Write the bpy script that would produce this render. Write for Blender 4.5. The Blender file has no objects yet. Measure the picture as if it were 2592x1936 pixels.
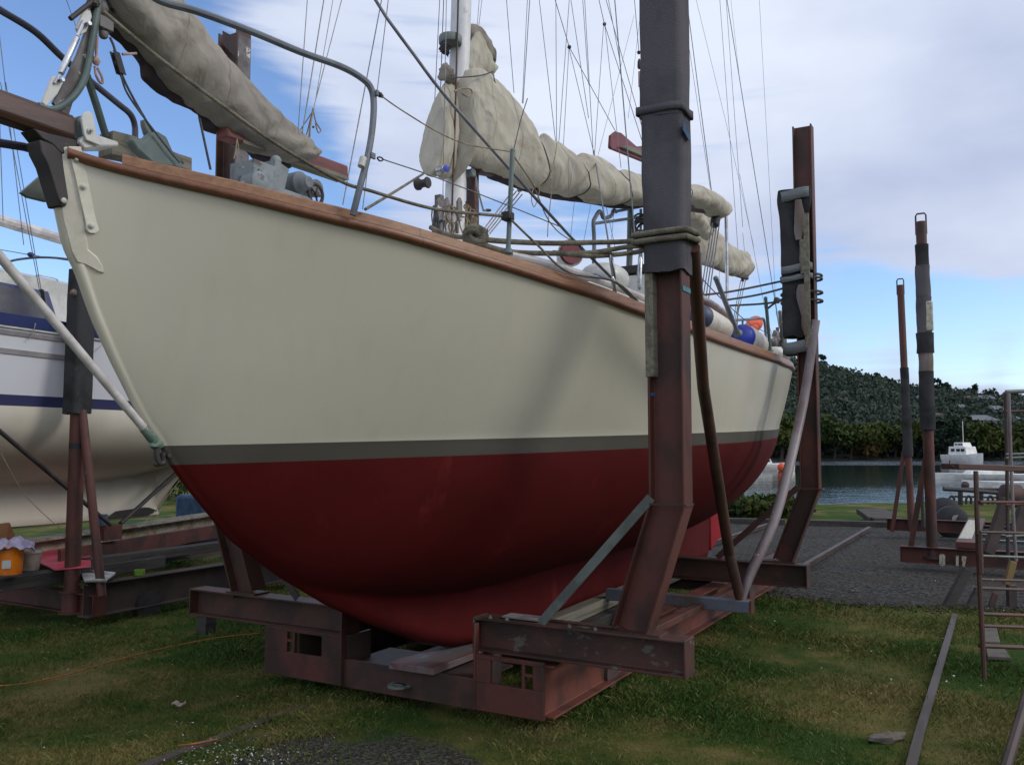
import bpy, bmesh, math, random
import numpy as np
from mathutils import Vector, Matrix, noise as mnoise
random.seed(7); rng = np.random.default_rng(7)
S = bpy.context.scene; COL = S.collection

# ------------------------------------------------------------------ camera
F = 2200.0; H = 1.70
PITCH = math.atan(162/F)
cam = bpy.data.cameras.new('camera'); camo = bpy.data.objects.new('camera', cam); COL.objects.link(camo)
camo.location = (0, 0, H); camo.rotation_euler = (math.pi/2+PITCH, 0, 0)
cam.sensor_width = 36; cam.lens = 36*F/2592; cam.clip_start = .05; cam.clip_end = 3000
S.camera = camo

# ------------------------------------------------------------------ light
SUN_EL, SUN_AZ = math.radians(32), math.radians(101)      # azimuth clockwise from +Y (view direction)
S.view_settings.view_transform = 'Standard'; S.view_settings.look = 'None'
S.view_settings.exposure = 0.0; S.view_settings.gamma = 1
sd = Vector((math.sin(SUN_AZ)*math.cos(SUN_EL), math.cos(SUN_AZ)*math.cos(SUN_EL), math.sin(SUN_EL)))
sun = bpy.data.lights.new('sun', 'SUN'); sun.energy = 1.15; sun.angle = math.radians(15); sun.color = (1, .95, .87)
suno = bpy.data.objects.new('sun', sun); COL.objects.link(suno)
suno.rotation_euler = sd.to_track_quat('Z', 'Y').to_euler(); suno.location = (20, 0, 30)

def raydir(x, y):
    rx = (x-1296)/F; ry = (968-y)/F; c, s = math.cos(PITCH), math.sin(PITCH)
    return Vector((rx, c-ry*s, s+ry*c))

def make_world():
    w = bpy.data.worlds.new('World'); S.world = w; w.use_nodes = True
    nt = w.node_tree; N = nt.nodes; L = nt.links; N.clear()
    def nd(t, **k):
        n = N.new(t)
        for a, b in k.items(): setattr(n, a, b)
        return n
    def math_(op, a, b=None, clamp=False):
        n = nd('ShaderNodeMath', operation=op, use_clamp=clamp)
        for i, v in enumerate((a, b)):
            if v is None: continue
            if isinstance(v, (int, float)): n.inputs[i].default_value = v
            else: L.new(v, n.inputs[i])
        return n.outputs[0]
    out = nd('ShaderNodeOutputWorld'); bg = nd('ShaderNodeBackground'); bg.inputs[1].default_value = 1.0
    sky = nd('ShaderNodeTexSky', sky_type='NISHITA'); sky.sun_disc = False
    sky.sun_elevation = SUN_EL; sky.sun_rotation = SUN_AZ; sky.air_density = 1.0; sky.dust_density = .3; sky.ozone_density = 2.5
    tc = nd('ShaderNodeTexCoord')
    skm = nd('ShaderNodeMix', data_type='RGBA', blend_type='MULTIPLY'); skm.inputs[0].default_value = 1
    L.new(sky.outputs[0], skm.inputs[6]); skm.inputs[7].default_value = (.165, .175, .20, 1)
    # cloud cover
    mp = nd('ShaderNodeMapping'); mp.inputs['Scale'].default_value = (1.0, 1.0, 2.6); L.new(tc.outputs['Generated'], mp.inputs[0])
    n1 = nd('ShaderNodeTexNoise'); n1.inputs['Scale'].default_value = 3.2; n1.inputs['Detail'].default_value = 7; n1.inputs['Roughness'].default_value = .55; n1.inputs['Distortion'].default_value = .4
    L.new(mp.outputs[0], n1.inputs[0])
    tot = math_('MULTIPLY', math_('SUBTRACT', n1.outputs[0], .5), 1.6)
    tot = math_('ADD', tot, .92)
    mp3 = nd('ShaderNodeMapping'); mp3.inputs['Scale'].default_value = (1.6, 1.6, 16); L.new(tc.outputs['Generated'], mp3.inputs[0])
    n3 = nd('ShaderNodeTexNoise'); n3.inputs['Scale'].default_value = 2.4; n3.inputs['Detail'].default_value = 5; n3.inputs['Distortion'].default_value = .6; L.new(mp3.outputs[0], n3.inputs[0])
    tot = math_('ADD', tot, math_('MULTIPLY', math_('SUBTRACT', n3.outputs[0], .46), 1.5))
    for (x, y, rad, amt) in ((130, 330, 13, .82), (330, 480, 11, .75), (-150, 420, 13, .6), (560, 330, 8, .3), (800, 560, 6, .75), (1300, 590, 6.5, .6), (1640, 640, 5, .5),
                             (2050, 800, 5, .68), (2300, 830, 4.5, .62), (2550, 850, 5, .62), (2900, 880, 6, .6)):
        d = raydir(x, y).normalized()
        dp = nd('ShaderNodeVectorMath', operation='DOT_PRODUCT'); L.new(tc.outputs['Generated'], dp.inputs[0]); dp.inputs[1].default_value = d
        mr = nd('ShaderNodeMapRange', interpolation_type='SMOOTHSTEP')
        mr.inputs[1].default_value = math.cos(math.radians(rad*1.25)); mr.inputs[2].default_value = math.cos(math.radians(rad*.25)); mr.inputs[4].default_value = amt
        L.new(dp.outputs['Value'], mr.inputs[0])
        tot = math_('SUBTRACT', tot, mr.outputs[0])
    cov = nd('ShaderNodeMapRange', interpolation_type='SMOOTHSTEP'); L.new(tot, cov.inputs[0])
    cov.inputs[1].default_value = .0; cov.inputs[2].default_value = .85; cov.inputs[3].default_value = 0; cov.inputs[4].default_value = 1
    # cloud colour, broad light and dark masses
    mp2 = nd('ShaderNodeMapping'); mp2.inputs['Scale'].default_value = (1.0, 1.0, 2.2); mp2.inputs['Location'].default_value = (3.1, 1.7, .4); L.new(tc.outputs['Generated'], mp2.inputs[0])
    n2 = nd('ShaderNodeTexNoise'); n2.inputs['Scale'].default_value = 2.1; n2.inputs['Detail'].default_value = 6; n2.inputs['Roughness'].default_value = .5
    L.new(mp2.outputs[0], n2.inputs[0])
    cr = nd('ShaderNodeValToRGB'); L.new(n2.outputs[0], cr.inputs[0])
    cr.color_ramp.elements[0].position = .36; cr.color_ramp.elements[0].color = (.50, .57, .78, 1)
    cr.color_ramp.elements[1].position = .66; cr.color_ramp.elements[1].color = (.80, .87, 1.02, 1)
    mx = nd('ShaderNodeMix', data_type='RGBA'); L.new(cov.outputs[0], mx.inputs[0]); L.new(skm.outputs[2], mx.inputs[6]); L.new(cr.outputs[0], mx.inputs[7])
    # bright lobe added to the sky behind the camera, to light the port side
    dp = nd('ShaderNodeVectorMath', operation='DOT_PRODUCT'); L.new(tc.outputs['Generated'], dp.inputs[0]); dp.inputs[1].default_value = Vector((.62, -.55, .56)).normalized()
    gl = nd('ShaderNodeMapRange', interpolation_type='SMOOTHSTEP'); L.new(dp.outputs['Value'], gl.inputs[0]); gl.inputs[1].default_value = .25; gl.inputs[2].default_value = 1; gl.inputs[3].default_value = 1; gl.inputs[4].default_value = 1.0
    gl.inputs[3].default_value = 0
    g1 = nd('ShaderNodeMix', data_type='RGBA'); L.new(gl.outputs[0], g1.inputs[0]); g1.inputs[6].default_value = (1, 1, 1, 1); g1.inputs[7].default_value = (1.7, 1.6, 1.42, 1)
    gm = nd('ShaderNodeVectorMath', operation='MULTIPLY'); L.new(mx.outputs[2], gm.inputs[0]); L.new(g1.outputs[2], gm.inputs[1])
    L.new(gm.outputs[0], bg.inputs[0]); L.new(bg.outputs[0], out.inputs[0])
make_world()

# ------------------------------------------------------------------ frames: world <-> yard (u aft along the boats, v towards the viewer)
ANG = math.atan(1254/F*math.cos(PITCH)); CA, SA = math.cos(ANG), math.sin(ANG)
OX, OY = -0.37048756, 6.34407436
EU = Vector((SA, CA, 0)); EV = Vector((CA, -SA, 0)); EZ = Vector((0, 0, 1))
C0 = Vector((0, 0, H)); O0 = Vector((OX, OY, 0))
def B(u, v, z): return Vector((OX+u*SA+v*CA, OY+u*CA-v*SA, z))
def uv(P): d = P-O0; return (d.dot(EU), d.dot(EV), P.z)
def atZ(x, y, z): r = raydir(x, y); return C0+r*((z-H)/r.z)
def atV(x, y, v):
    r = raydir(x, y); return C0+r*((v-(C0-O0).dot(EV))/r.dot(EV))
def atU(x, y, u):
    r = raydir(x, y); return C0+r*((u-(C0-O0).dot(EU))/r.dot(EU))
def atY(x, y, Y): r = raydir(x, y); return C0+r*(Y/r.y)
THETA = math.atan2(CA, SA)

# ------------------------------------------------------------------ naming
def tag(o, label, cat, group=None, kind=None):
    if label: o['label'] = label
    if cat: o['category'] = cat
    if group: o['group'] = group
    if kind: o['kind'] = kind
    return o
ROOT = {}
def root(name, at, label, cat, group=None, rot=THETA):
    o = bpy.data.objects.new(name, None); COL.objects.link(o); o.empty_display_size = .2
    M = Matrix.Translation(at) @ Matrix.Rotation(rot, 4, 'Z'); o.matrix_world = M
    ROOT[o.name] = M
    return tag(o, label, cat, group)

# ------------------------------------------------------------------ mesh builder (all points in world space)
def catmull(pts, n):
    P = [Vector(p) for p in pts]
    if n <= 1 or len(P) < 3: return P
    P = [P[0]*2-P[1]]+P+[P[-1]*2-P[-2]]; o = []
    for i in range(1, len(P)-2):
        a, b, c, d = P[i-1:i+3]
        for k in range(n):
            t = k/n
            o.append(.5*((2*b)+(c-a)*t+(2*a-5*b+4*c-d)*t*t+(3*b-a-3*c+d)*t**3))
    o.append(P[-2]); return o

class MB:
    def __init__(s): s.v = []; s.f = []
    def add(s, vs, fs):
        k = len(s.v); s.v += [Vector(p) for p in vs]; s.f += [tuple(i+k for i in f) for f in fs]; return s
    def box(s, c, sx, sy, sz, ax=EU, ay=EV, az=EZ):
        c = Vector(c); ax, ay, az = ax.normalized()*sx/2, ay.normalized()*sy/2, az.normalized()*sz/2
        vs = [c+ax*i+ay*j+az*k for i in (-1, 1) for j in (-1, 1) for k in (-1, 1)]
        return s.add(vs, [(0, 1, 3, 2), (4, 6, 7, 5), (0, 4, 5, 1), (2, 3, 7, 6), (0, 2, 6, 4), (1, 5, 7, 3)])
    def bar(s, p0, p1, w, h, up=EZ):
        p0, p1 = Vector(p0), Vector(p1); d = p1-p0; x = d.normalized(); y = up.cross(x)
        if y.length < 1e-4: y = EU.cross(x)
        y.normalize(); z = x.cross(y)
        return s.box((p0+p1)/2, d.length, w, h, x, y, z)
    def ibeam(s, p0, p1, up, hh, ww, tf=.014, tw=.01):
        p0, p1 = Vector(p0), Vector(p1); x = (p1-p0).normalized(); y = Vector(up).cross(x).normalized(); z = x.cross(y)
        h, w, a, b = hh/2, ww/2, tf, tw/2
        pr = [(-w, -h), (w, -h), (w, -h+a), (b, -h+a), (b, h-a), (w, h-a), (w, h), (-w, h), (-w, h-a), (-b, h-a), (-b, -h+a), (-w, -h+a)]
        vs = [p0+y*i+z*j for i, j in pr]+[p1+y*i+z*j for i, j in pr]; n = 12
        fs = [(i, (i+1) % n, n+(i+1) % n, n+i) for i in range(n)]+[tuple(range(n))[::-1], tuple(range(n, 2*n))]
        return s.add(vs, fs)
    def channel(s, p0, p1, up, hh, ww, side, t=.012):     # C section, open towards side
        p0, p1 = Vector(p0), Vector(p1); x = (p1-p0).normalized(); z = Vector(up).normalized(); y = Vector(side).normalized()
        h = hh/2
        pr = [(0, -h), (ww, -h), (ww, -h+t), (t, -h+t), (t, h-t), (ww, h-t), (ww, h), (0, h)]
        vs = [p0+y*i+z*j for i, j in pr]+[p1+y*i+z*j for i, j in pr]; n = 8
        return s.add(vs, [(i, (i+1) % n, n+(i+1) % n, n+i) for i in range(n)]+[tuple(range(n))[::-1], tuple(range(n, 2*n))])
    def tube(s, pts, r, seg=10, sm=1, cap=True):
        P = catmull(pts, sm); n = len(P)
        R = r if isinstance(r, (list, tuple)) else None
        vs = []; prev = None
        for i, p in enumerate(P):
            d = (P[min(i+1, n-1)]-P[max(i-1, 0)])
            if d.length < 1e-9: d = Vector((0, 0, 1))
            d.normalize()
            if prev is None: a = d.orthogonal().normalized()
            else:
                a = prev-d*prev.dot(d)
                a = a.normalized() if a.length > 1e-6 else d.orthogonal().normalized()
            prev = a; b = d.cross(a)
            if R:
                t = i/(n-1)*(len(R)-1); k = min(int(t), len(R)-2); rr = R[k]+(R[k+1]-R[k])*(t-k)
            else: rr = r
            vs += [p+(a*math.cos(2*math.pi*j/seg)+b*math.sin(2*math.pi*j/seg))*rr for j in range(seg)]
        fs = [(i*seg+j, i*seg+(j+1) % seg, (i+1)*seg+(j+1) % seg, (i+1)*seg+j) for i in range(n-1) for j in range(seg)]
        if cap: fs += [tuple(range(seg))[::-1], tuple(range((n-1)*seg, n*seg))]
        return s.add(vs, fs)
    def lathe(s, c, axis, prof, seg=20):
        c = Vector(c); ax = Vector(axis).normalized(); a = ax.orthogonal().normalized(); b = ax.cross(a); vs = []
        for r, h in prof: vs += [c+ax*h+(a*math.cos(2*math.pi*j/seg)+b*math.sin(2*math.pi*j/seg))*max(r, 1e-4) for j in range(seg)]
        n = len(prof)
        fs = [(i*seg+j, i*seg+(j+1) % seg, (i+1)*seg+(j+1) % seg, (i+1)*seg+j) for i in range(n-1) for j in range(seg)]
        fs += [tuple(range(seg))[::-1], tuple(range((n-1)*seg, n*seg))]
        return s.add(vs, fs)
    def ball(s, c, rx, ry=None, rz=None, ax=EU, ay=EV, az=EZ, seg=14, jit=0):
        ry = ry or rx; rz = rz or rx; c = Vector(c); vs = [c+az*rz]; m = seg//2
        for i in range(1, m):
            t = math.pi*i/m
            for j in range(seg):
                q = 2*math.pi*j/seg; k = 1+(random.uniform(-jit, jit) if jit else 0)
                vs.append(c+(ax*rx*math.sin(t)*math.cos(q)+ay*ry*math.sin(t)*math.sin(q)+az*rz*math.cos(t))*k)
        vs.append(c-az*rz); e = len(vs)-1
        fs = [(0, 1+j, 1+(j+1) % seg) for j in range(seg)]+[(e, 1+(m-2)*seg+(j+1) % seg, 1+(m-2)*seg+j) for j in range(seg)]
        fs += [(1+i*seg+j, 1+(i+1)*seg+j, 1+(i+1)*seg+(j+1) % seg, 1+i*seg+(j+1) % seg) for i in range(m-2) for j in range(seg)]
        return s.add(vs, fs)
    def prism(s, poly, off):
        P = [Vector(p) for p in poly]; off = Vector(off); n = len(P)
        return s.add(P+[p+off for p in P], [tuple(range(n))[::-1], tuple(range(n, 2*n))]+[(i, (i+1) % n, n+(i+1) % n, n+i) for i in range(n)])
    def grid(s, rows, closed=False):
        m = len(rows[0]); vs = [p for r in rows for p in r]; n = len(rows)
        fs = [(i*m+j, i*m+(j+1) % m, (i+1)*m+(j+1) % m, (i+1)*m+j) for i in range(n-1) for j in range(m if closed else m-1)]
        return s.add(vs, fs)
    def build(s, name, mat, parent=None, origin=None, rot=THETA, smooth=35, bevel=0, seg=2, label=None):
        me = bpy.data.meshes.new(name)
        if parent is not None: M = ROOT[parent.name]
        else:
            if origin is None:
                a = Vector((0, 0, 0))
                for p in s.v: a += p
                origin = a/len(s.v); origin.z = min(p.z for p in s.v)
            M = Matrix.Translation(origin) @ Matrix.Rotation(rot, 4, 'Z')
        Mi = M.inverted()
        me.from_pydata([Mi @ p for p in s.v], [], s.f); me.validate()
        bm = bmesh.new(); bm.from_mesh(me); bmesh.ops.recalc_face_normals(bm, faces=bm.faces); bm.to_mesh(me); bm.free()
        if smooth:
            me.polygons.foreach_set('use_smooth', [True]*len(me.polygons)); me.set_sharp_from_angle(angle=math.radians(smooth))
        me.materials.append(mat)
        o = bpy.data.objects.new(name, me); COL.objects.link(o)
        if parent is not None: o.parent = parent
        else: o.matrix_world = M
        ROOT[o.name] = M
        if bevel:
            b = o.modifiers.new('bevel', 'BEVEL'); b.width = bevel; b.segments = seg; b.limit_method = 'ANGLE'; b.angle_limit = math.radians(40)
        if label: o['label'] = label
        return o

# ------------------------------------------------------------------ materials
def srgb(r, g, b):
    f = lambda c: (c/255/12.92) if c/255 <= .04045 else ((c/255+.055)/1.055)**2.4
    return (f(r), f(g), f(b), 1)
class NT:
    def __init__(s, name):
        s.m = bpy.data.materials.new(name); s.m.use_nodes = True; s.n = s.m.node_tree.nodes; s.l = s.m.node_tree.links
        s.b = s.n['Principled BSDF']; s.tc = s.n.new('ShaderNodeTexCoord')
    def coords(s, scale=(1, 1, 1), which='Object', loc=(0, 0, 0)):
        mp = s.n.new('ShaderNodeMapping'); mp.inputs['Scale'].default_value = scale; mp.inputs['Location'].default_value = loc
        s.l.new(s.tc.outputs[which], mp.inputs[0]); return mp.outputs[0]
    def noise(s, co, scale, detail=5, rough=.55, dist=0):
        n = s.n.new('ShaderNodeTexNoise'); n.inputs['Scale'].default_value = scale; n.inputs['Detail'].default_value = detail
        n.inputs['Roughness'].default_value = rough; n.inputs['Distortion'].default_value = dist; s.l.new(co, n.inputs[0]); return n.outputs[0]
    def ramp(s, v, a, b, lo=0., hi=1.):
        n = s.n.new('ShaderNodeMapRange'); s.l.new(v, n.inputs[0]); n.inputs[1].default_value = a; n.inputs[2].default_value = b
        n.inputs[3].default_value = lo; n.inputs[4].default_value = hi; return n.outputs[0]
    def math(s, op, a, b=0., clamp=False):
        n = s.n.new('ShaderNodeMath'); n.operation = op; n.use_clamp = clamp
        for i, v in enumerate((a, b)):
            if isinstance(v, (int, float)): n.inputs[i].default_value = v
            else: s.l.new(v, n.inputs[i])
        return n.outputs[0]
    def mix(s, f, a, b):
        n = s.n.new('ShaderNodeMix'); n.data_type = 'RGBA'
        for i, v in ((0, f), (6, a), (7, b)):
            if isinstance(v, (int, float)): n.inputs[i].default_value = v
            elif isinstance(v, tuple): n.inputs[i].default_value = v if len(v) == 4 else v+(1,)
            else: s.l.new(v, n.inputs[i])
        return n.outputs[2]
    def sep(s, co):
        n = s.n.new('ShaderNodeSeparateXYZ'); s.l.new(co, n.inputs[0]); return n.outputs
    def bump(s, h, strength, dist=.01):
        n = s.n.new('ShaderNodeBump'); n.inputs['Strength'].default_value = strength; n.inputs['Distance'].default_value = dist
        s.l.new(h, n.inputs['Height']); s.l.new(n.outputs[0], s.b.inputs['Normal']); return n
    def fin(s, color=None, rough=.6, metal=0, spec=None):
        if color is not None:
            if isinstance(color, tuple): s.b.inputs['Base Color'].default_value = color if len(color) == 4 else color+(1,)
            else: s.l.new(color, s.b.inputs['Base Color'])
        if isinstance(rough, (int, float)): s.b.inputs['Roughness'].default_value = rough
        else: s.l.new(rough, s.b.inputs['Roughness'])
        s.b.inputs['Metallic'].default_value = metal
        if spec is not None: s.b.inputs['Specular IOR Level'].default_value = spec
        return s.m
def worn(name, c1, c2, c3=None, scale=4, t=(.45, .6), rough=.6, metal=0, bump=.2, bs=40, stretch=(1, 1, 1), t3=(.66, .7), s3=14, bd=.004, spec=None):
    """paint c1, with patches of c2 and flecks of c3"""
    k = NT(name); co = k.coords(stretch); v = k.noise(co, scale, 6, .6, .3)
    col = k.mix(k.ramp(v, t[0], t[1]), c1, c2)
    if c3: col = k.mix(k.ramp(k.noise(co, s3, 5, .65), t3[0], t3[1]), col, c3)
    fine = k.noise(k.coords(stretch), bs, 4, .6)
    col = k.mix(k.ramp(fine, .3, .7, .0, .22), col, (c1[0]*.35, c1[1]*.35, c1[2]*.35, 1))
    k.bump(fine, bump, bd)
    return k.fin(col, rough, metal, spec)
M = {}
RUST1, RUST2 = srgb(112, 52, 42), srgb(86, 44, 36)
M['red_steel'] = worn('red oxide steel', srgb(88, 47, 38), srgb(54, 35, 30), srgb(100, 92, 84), 3.2, rough=.62, t3=(.68, .72), s3=7, stretch=(1, 1, .6))
M['red_steel_orange'] = worn('orange oxide steel', srgb(106, 56, 42), srgb(70, 42, 33), srgb(112, 104, 94), 2.8, rough=.6, t3=(.72, .76), s3=9)
M['brown_steel'] = worn('brown oxide steel', srgb(78, 50, 41), srgb(52, 37, 31), srgb(118, 112, 102), 3.2, rough=.58, t3=(.69, .72), s3=10)
M['scraped_beam'] = worn('brown steel with scraped grey patches', srgb(76, 46, 39), srgb(52, 36, 31), srgb(92, 90, 80), 3.0, rough=.55, t3=(.58, .63), s3=7, stretch=(1, 1, 1.6), bump=.35)
M['dark_steel'] = worn('dark weathered steel', srgb(74, 60, 56), srgb(54, 44, 42), srgb(120, 116, 112), 3, rough=.6, t3=(.7, .75), s3=12)
M['rail_steel'] = worn('dull grey brown rail', srgb(86, 80, 80), srgb(70, 62, 58), srgb(96, 84, 70), 3, rough=.8, stretch=(.5, 4, 4))
M['grey_steel'] = worn('grey galvanised bar', srgb(112, 120, 116), srgb(90, 96, 92), srgb(120, 84, 66), 4, rough=.5, metal=.2)
M['blue_steel'] = worn('blue grey box beam', srgb(100, 106, 118), srgb(84, 72, 66), srgb(130, 92, 66), 3, rough=.6)
M['brace_pipe'] = worn('grey pipe scraped white', srgb(128, 118, 120), srgb(98, 84, 86), srgb(196, 194, 192), 3, rough=.45, t3=(.66, .69), s3=9, stretch=(1, 1, .5))
M['mottled_post'] = worn('mottled pale post paint', srgb(120, 116, 116), srgb(92, 84, 84), srgb(205, 200, 190), 6, rough=.7, t3=(.62, .64), s3=9)
M['pale_beam'] = worn('pale beam speckled with rust', srgb(150, 146, 132), srgb(124, 104, 78), srgb(90, 56, 34), 7, rough=.7, t3=(.55, .66), s3=45)
M['timber_grey'] = worn('weathered grey timber', srgb(126, 122, 108), srgb(98, 92, 80), None, 5, rough=.85, stretch=(.3, 6, 6), bump=.5, bs=18)
M['timber_dark'] = worn('dark wet timber', srgb(66, 62, 60), srgb(48, 46, 44), srgb(110, 110, 112), 5, rough=.75, stretch=(.4, 4, 4), bump=.5, bs=18)
M['painted_plank'] = worn('plank with blue and red paint', srgb(102, 92, 92), srgb(100, 56, 56), srgb(92, 116, 142), 3, rough=.7, t3=(.56, .62), s3=6, stretch=(.5, 2, 2))
M['carpet'] = worn('grey carpet padding', srgb(97, 94, 99), srgb(80, 78, 82), None, 1.6, rough=1, bump=.9, bs=120, bd=.006, spec=.1)
M['carpet_dark'] = worn('dark torn carpet', srgb(66, 66, 68), srgb(50, 50, 51), srgb(88, 86, 82), 3, rough=1, bump=.9, bs=90, bd=.006, spec=.1)
M['strap'] = worn('pale grey webbing strap', srgb(116, 122, 124), srgb(94, 100, 102), None, 6, rough=.9, stretch=(1, 1, 20), bump=.5, bs=8)
M['foam'] = worn('frayed foam and board', srgb(122, 116, 116), srgb(104, 86, 68), srgb(60, 54, 52), 3.5, rough=.9, stretch=(1, 1, .35), t3=(.6, .64), s3=5)
M['cream_cloth'] = None
M['steel_shiny'] = worn('polished stainless', (.62, .63, .65, 1), (.4, .41, .43, 1), None, 9, rough=.25, metal=.9, bump=.05)
M['wire'] = worn('stainless rigging wire', (.16, .17, .19, 1), (.11, .115, .13, 1), None, 9, rough=.45, metal=.5, bump=0)
M['green_tube'] = worn('grey green painted tube', srgb(92, 108, 104), srgb(76, 90, 88), srgb(150, 150, 146), 5, rough=.5, t3=(.72, .76), s3=8)
M['grey_tube'] = worn('grey pulpit tube', srgb(106, 112, 122), srgb(88, 92, 102), srgb(170, 170, 170), 5, rough=.45, t3=(.73, .76))
M['purple_tube'] = worn('dark grey pulpit tube', srgb(72, 70, 88), srgb(58, 56, 72), None, 5, rough=.5)
M['galv'] = worn('grey windlass paint', srgb(130, 138, 140), srgb(104, 108, 112), srgb(84, 76, 74), 6, rough=.6, t3=(.62, .68), s3=10)
M['black_iron'] = worn('black iron', srgb(52, 46, 46), srgb(40, 36, 38), srgb(90, 66, 54), 6, rough=.6)
M['verdigris'] = worn('corroded bronze fitting', srgb(110, 118, 108), srgb(76, 110, 96), srgb(190, 186, 170), 12, rough=.6, t3=(.6, .66), s3=20)
M['white_paint'] = worn('white gloss paint', srgb(205, 205, 200), srgb(184, 184, 178), srgb(120, 116, 106), 4, rough=.35, t3=(.74, .8), s3=12, bump=.06)
M['white_pole'] = worn('white pole, pinkish grey dirt', srgb(206, 202, 200), srgb(176, 168, 166), srgb(128, 120, 112), 6, rough=.45, t3=(.68, .76), s3=14, bump=.08)
M['bolt_white'] = worn('painted over bolt', srgb(192, 192, 184), srgb(170, 168, 158), None, 9, rough=.45)
M['mast_white'] = worn('chalky white mast paint', srgb(226, 226, 226), srgb(206, 207, 210), srgb(128, 122, 116), 3, rough=.5, t3=(.68, .74), s3=8, stretch=(1, 1, .4))
M['rope'] = worn('grey laid rope', srgb(124, 118, 102), srgb(96, 90, 78), None, 12, rough=.95, bump=1, bs=70, bd=.01)
M['rope_dark'] = worn('dark braided rope', srgb(82, 84, 86), srgb(62, 64, 66), None, 20, rough=.9, bump=.8, bs=80)
M['rope_tan'] = worn('tan old cordage', srgb(156, 140, 116), srgb(124, 110, 90), None, 20, rough=.95, bump=1, bs=80)
M['rope_pink'] = worn('faded pink rope', srgb(186, 158, 150), srgb(156, 130, 124), None, 20, rough=.95, bump=1, bs=120)
M['rubber'] = worn('black rubber', srgb(44, 46, 50), srgb(34, 36, 38), None, 6, rough=.7)
M['red_board'] = worn('dark red paint', srgb(122, 48, 54), srgb(96, 38, 42), None, 4, rough=.5)
M['brown_wood'] = worn('varnished brown timber', srgb(86, 58, 48), srgb(66, 46, 42), srgb(60, 44, 38), 4, rough=.45, stretch=(.4, 5, 5), t3=(.62, .7), s3=6)
M['cabin_wood'] = worn('reddish cabin side', srgb(120, 68, 62), srgb(96, 54, 50), None, 3, rough=.5, stretch=(.4, 4, 4))
M['blue_paint'] = worn('navy blue paint', srgb(38, 52, 104), srgb(30, 42, 88), None, 5, rough=.4)
M['blue_cap'] = worn('bright blue vinyl', srgb(44, 62, 170), srgb(36, 50, 140), None, 5, rough=.4)
M['navy_cap'] = worn('dusty navy vinyl', srgb(58, 70, 92), srgb(46, 56, 76), None, 5, rough=.5)
M['fender_white'] = worn('fender white vinyl', srgb(214, 210, 200), srgb(190, 180, 166), srgb(150, 130, 100), 4, rough=.45, t3=(.7, .8), s3=6, bump=.08)
M['orange_cloth'] = worn('faded orange cloth', srgb(226, 96, 62), srgb(196, 76, 50), None, 5, rough=.8)
M['blue_tape'] = worn('blue masking tape', srgb(48, 92, 150), srgb(42, 82, 134), None, 9, rough=.7)
M['teal_tape'] = worn('teal masking tape', srgb(72, 128, 134), srgb(60, 112, 118), None, 9, rough=.7)
M['blue_rag'] = worn('blue rag', srgb(58, 84, 112), srgb(46, 66, 92), None, 9, rough=.9)
M['orange_plastic'] = worn('orange bucket plastic', srgb(222, 122, 22), srgb(200, 104, 18), None, 4, rough=.4, bump=.03)
M['grey_plastic'] = worn('dirty white tub plastic', srgb(158, 146, 138), srgb(130, 118, 110), None, 5, rough=.6)
M['pink_board'] = worn('pink board', srgb(196, 72, 92), srgb(170, 56, 76), srgb(120, 84, 88), 3, rough=.6, t3=(.7, .75), s3=10)
M['green_tape'] = worn('green tape roll', srgb(106, 146, 44), srgb(88, 126, 34), None, 9, rough=.5)
M['white_tray'] = worn('white plastic tray', srgb(186, 188, 186), srgb(160, 160, 156), None, 6, rough=.45)
M['cardboard'] = worn('brown cardboard', srgb(120, 84, 56), srgb(98, 66, 44), None, 5, rough=.95)
M['lilac_rag'] = worn('lilac rag', srgb(160, 152, 176), srgb(126, 118, 146), None, 9, rough=.95)
M['orange_cord'] = worn('orange cord', srgb(160, 96, 34), srgb(120, 74, 30), None, 9, rough=.8)
M['far_white'] = worn('distant white paint', srgb(226, 226, 222), srgb(206, 206, 200), None, 2, rough=.5)
M['dark_glass'] = worn('dark glass', (.02, .025, .03, 1), (.03, .035, .04, 1), None, 4, rough=.15, bump=0)
M['smoked_glass'] = worn('smoky cabin window', srgb(78, 78, 88), srgb(58, 60, 72), srgb(96, 88, 80), 3, rough=.3, t3=(.6, .7), bump=.02)
M['rub_grey'] = worn('grey rubbing strip', srgb(150, 144, 146), srgb(128, 124, 126), srgb(96, 92, 92), 5, rough=.6, t3=(.68, .72), s3=30)
M['concrete'] = worn('grey concrete', srgb(94, 88, 80), srgb(74, 70, 64), None, 6, rough=.95, bump=.6)
M['stone_white'] = worn('white crushed stone', srgb(190, 192, 190), srgb(150, 152, 150), None, 9, rough=.9)
M['yellow_steel'] = worn('yellow brace', srgb(128, 104, 60), srgb(100, 80, 50), srgb(90, 60, 40), 5, rough=.6)
M['number_white'] = worn('stencilled white paint', srgb(190, 186, 170), srgb(150, 146, 130), None, 30, rough=.8)
M['leaf'] = None

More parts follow.
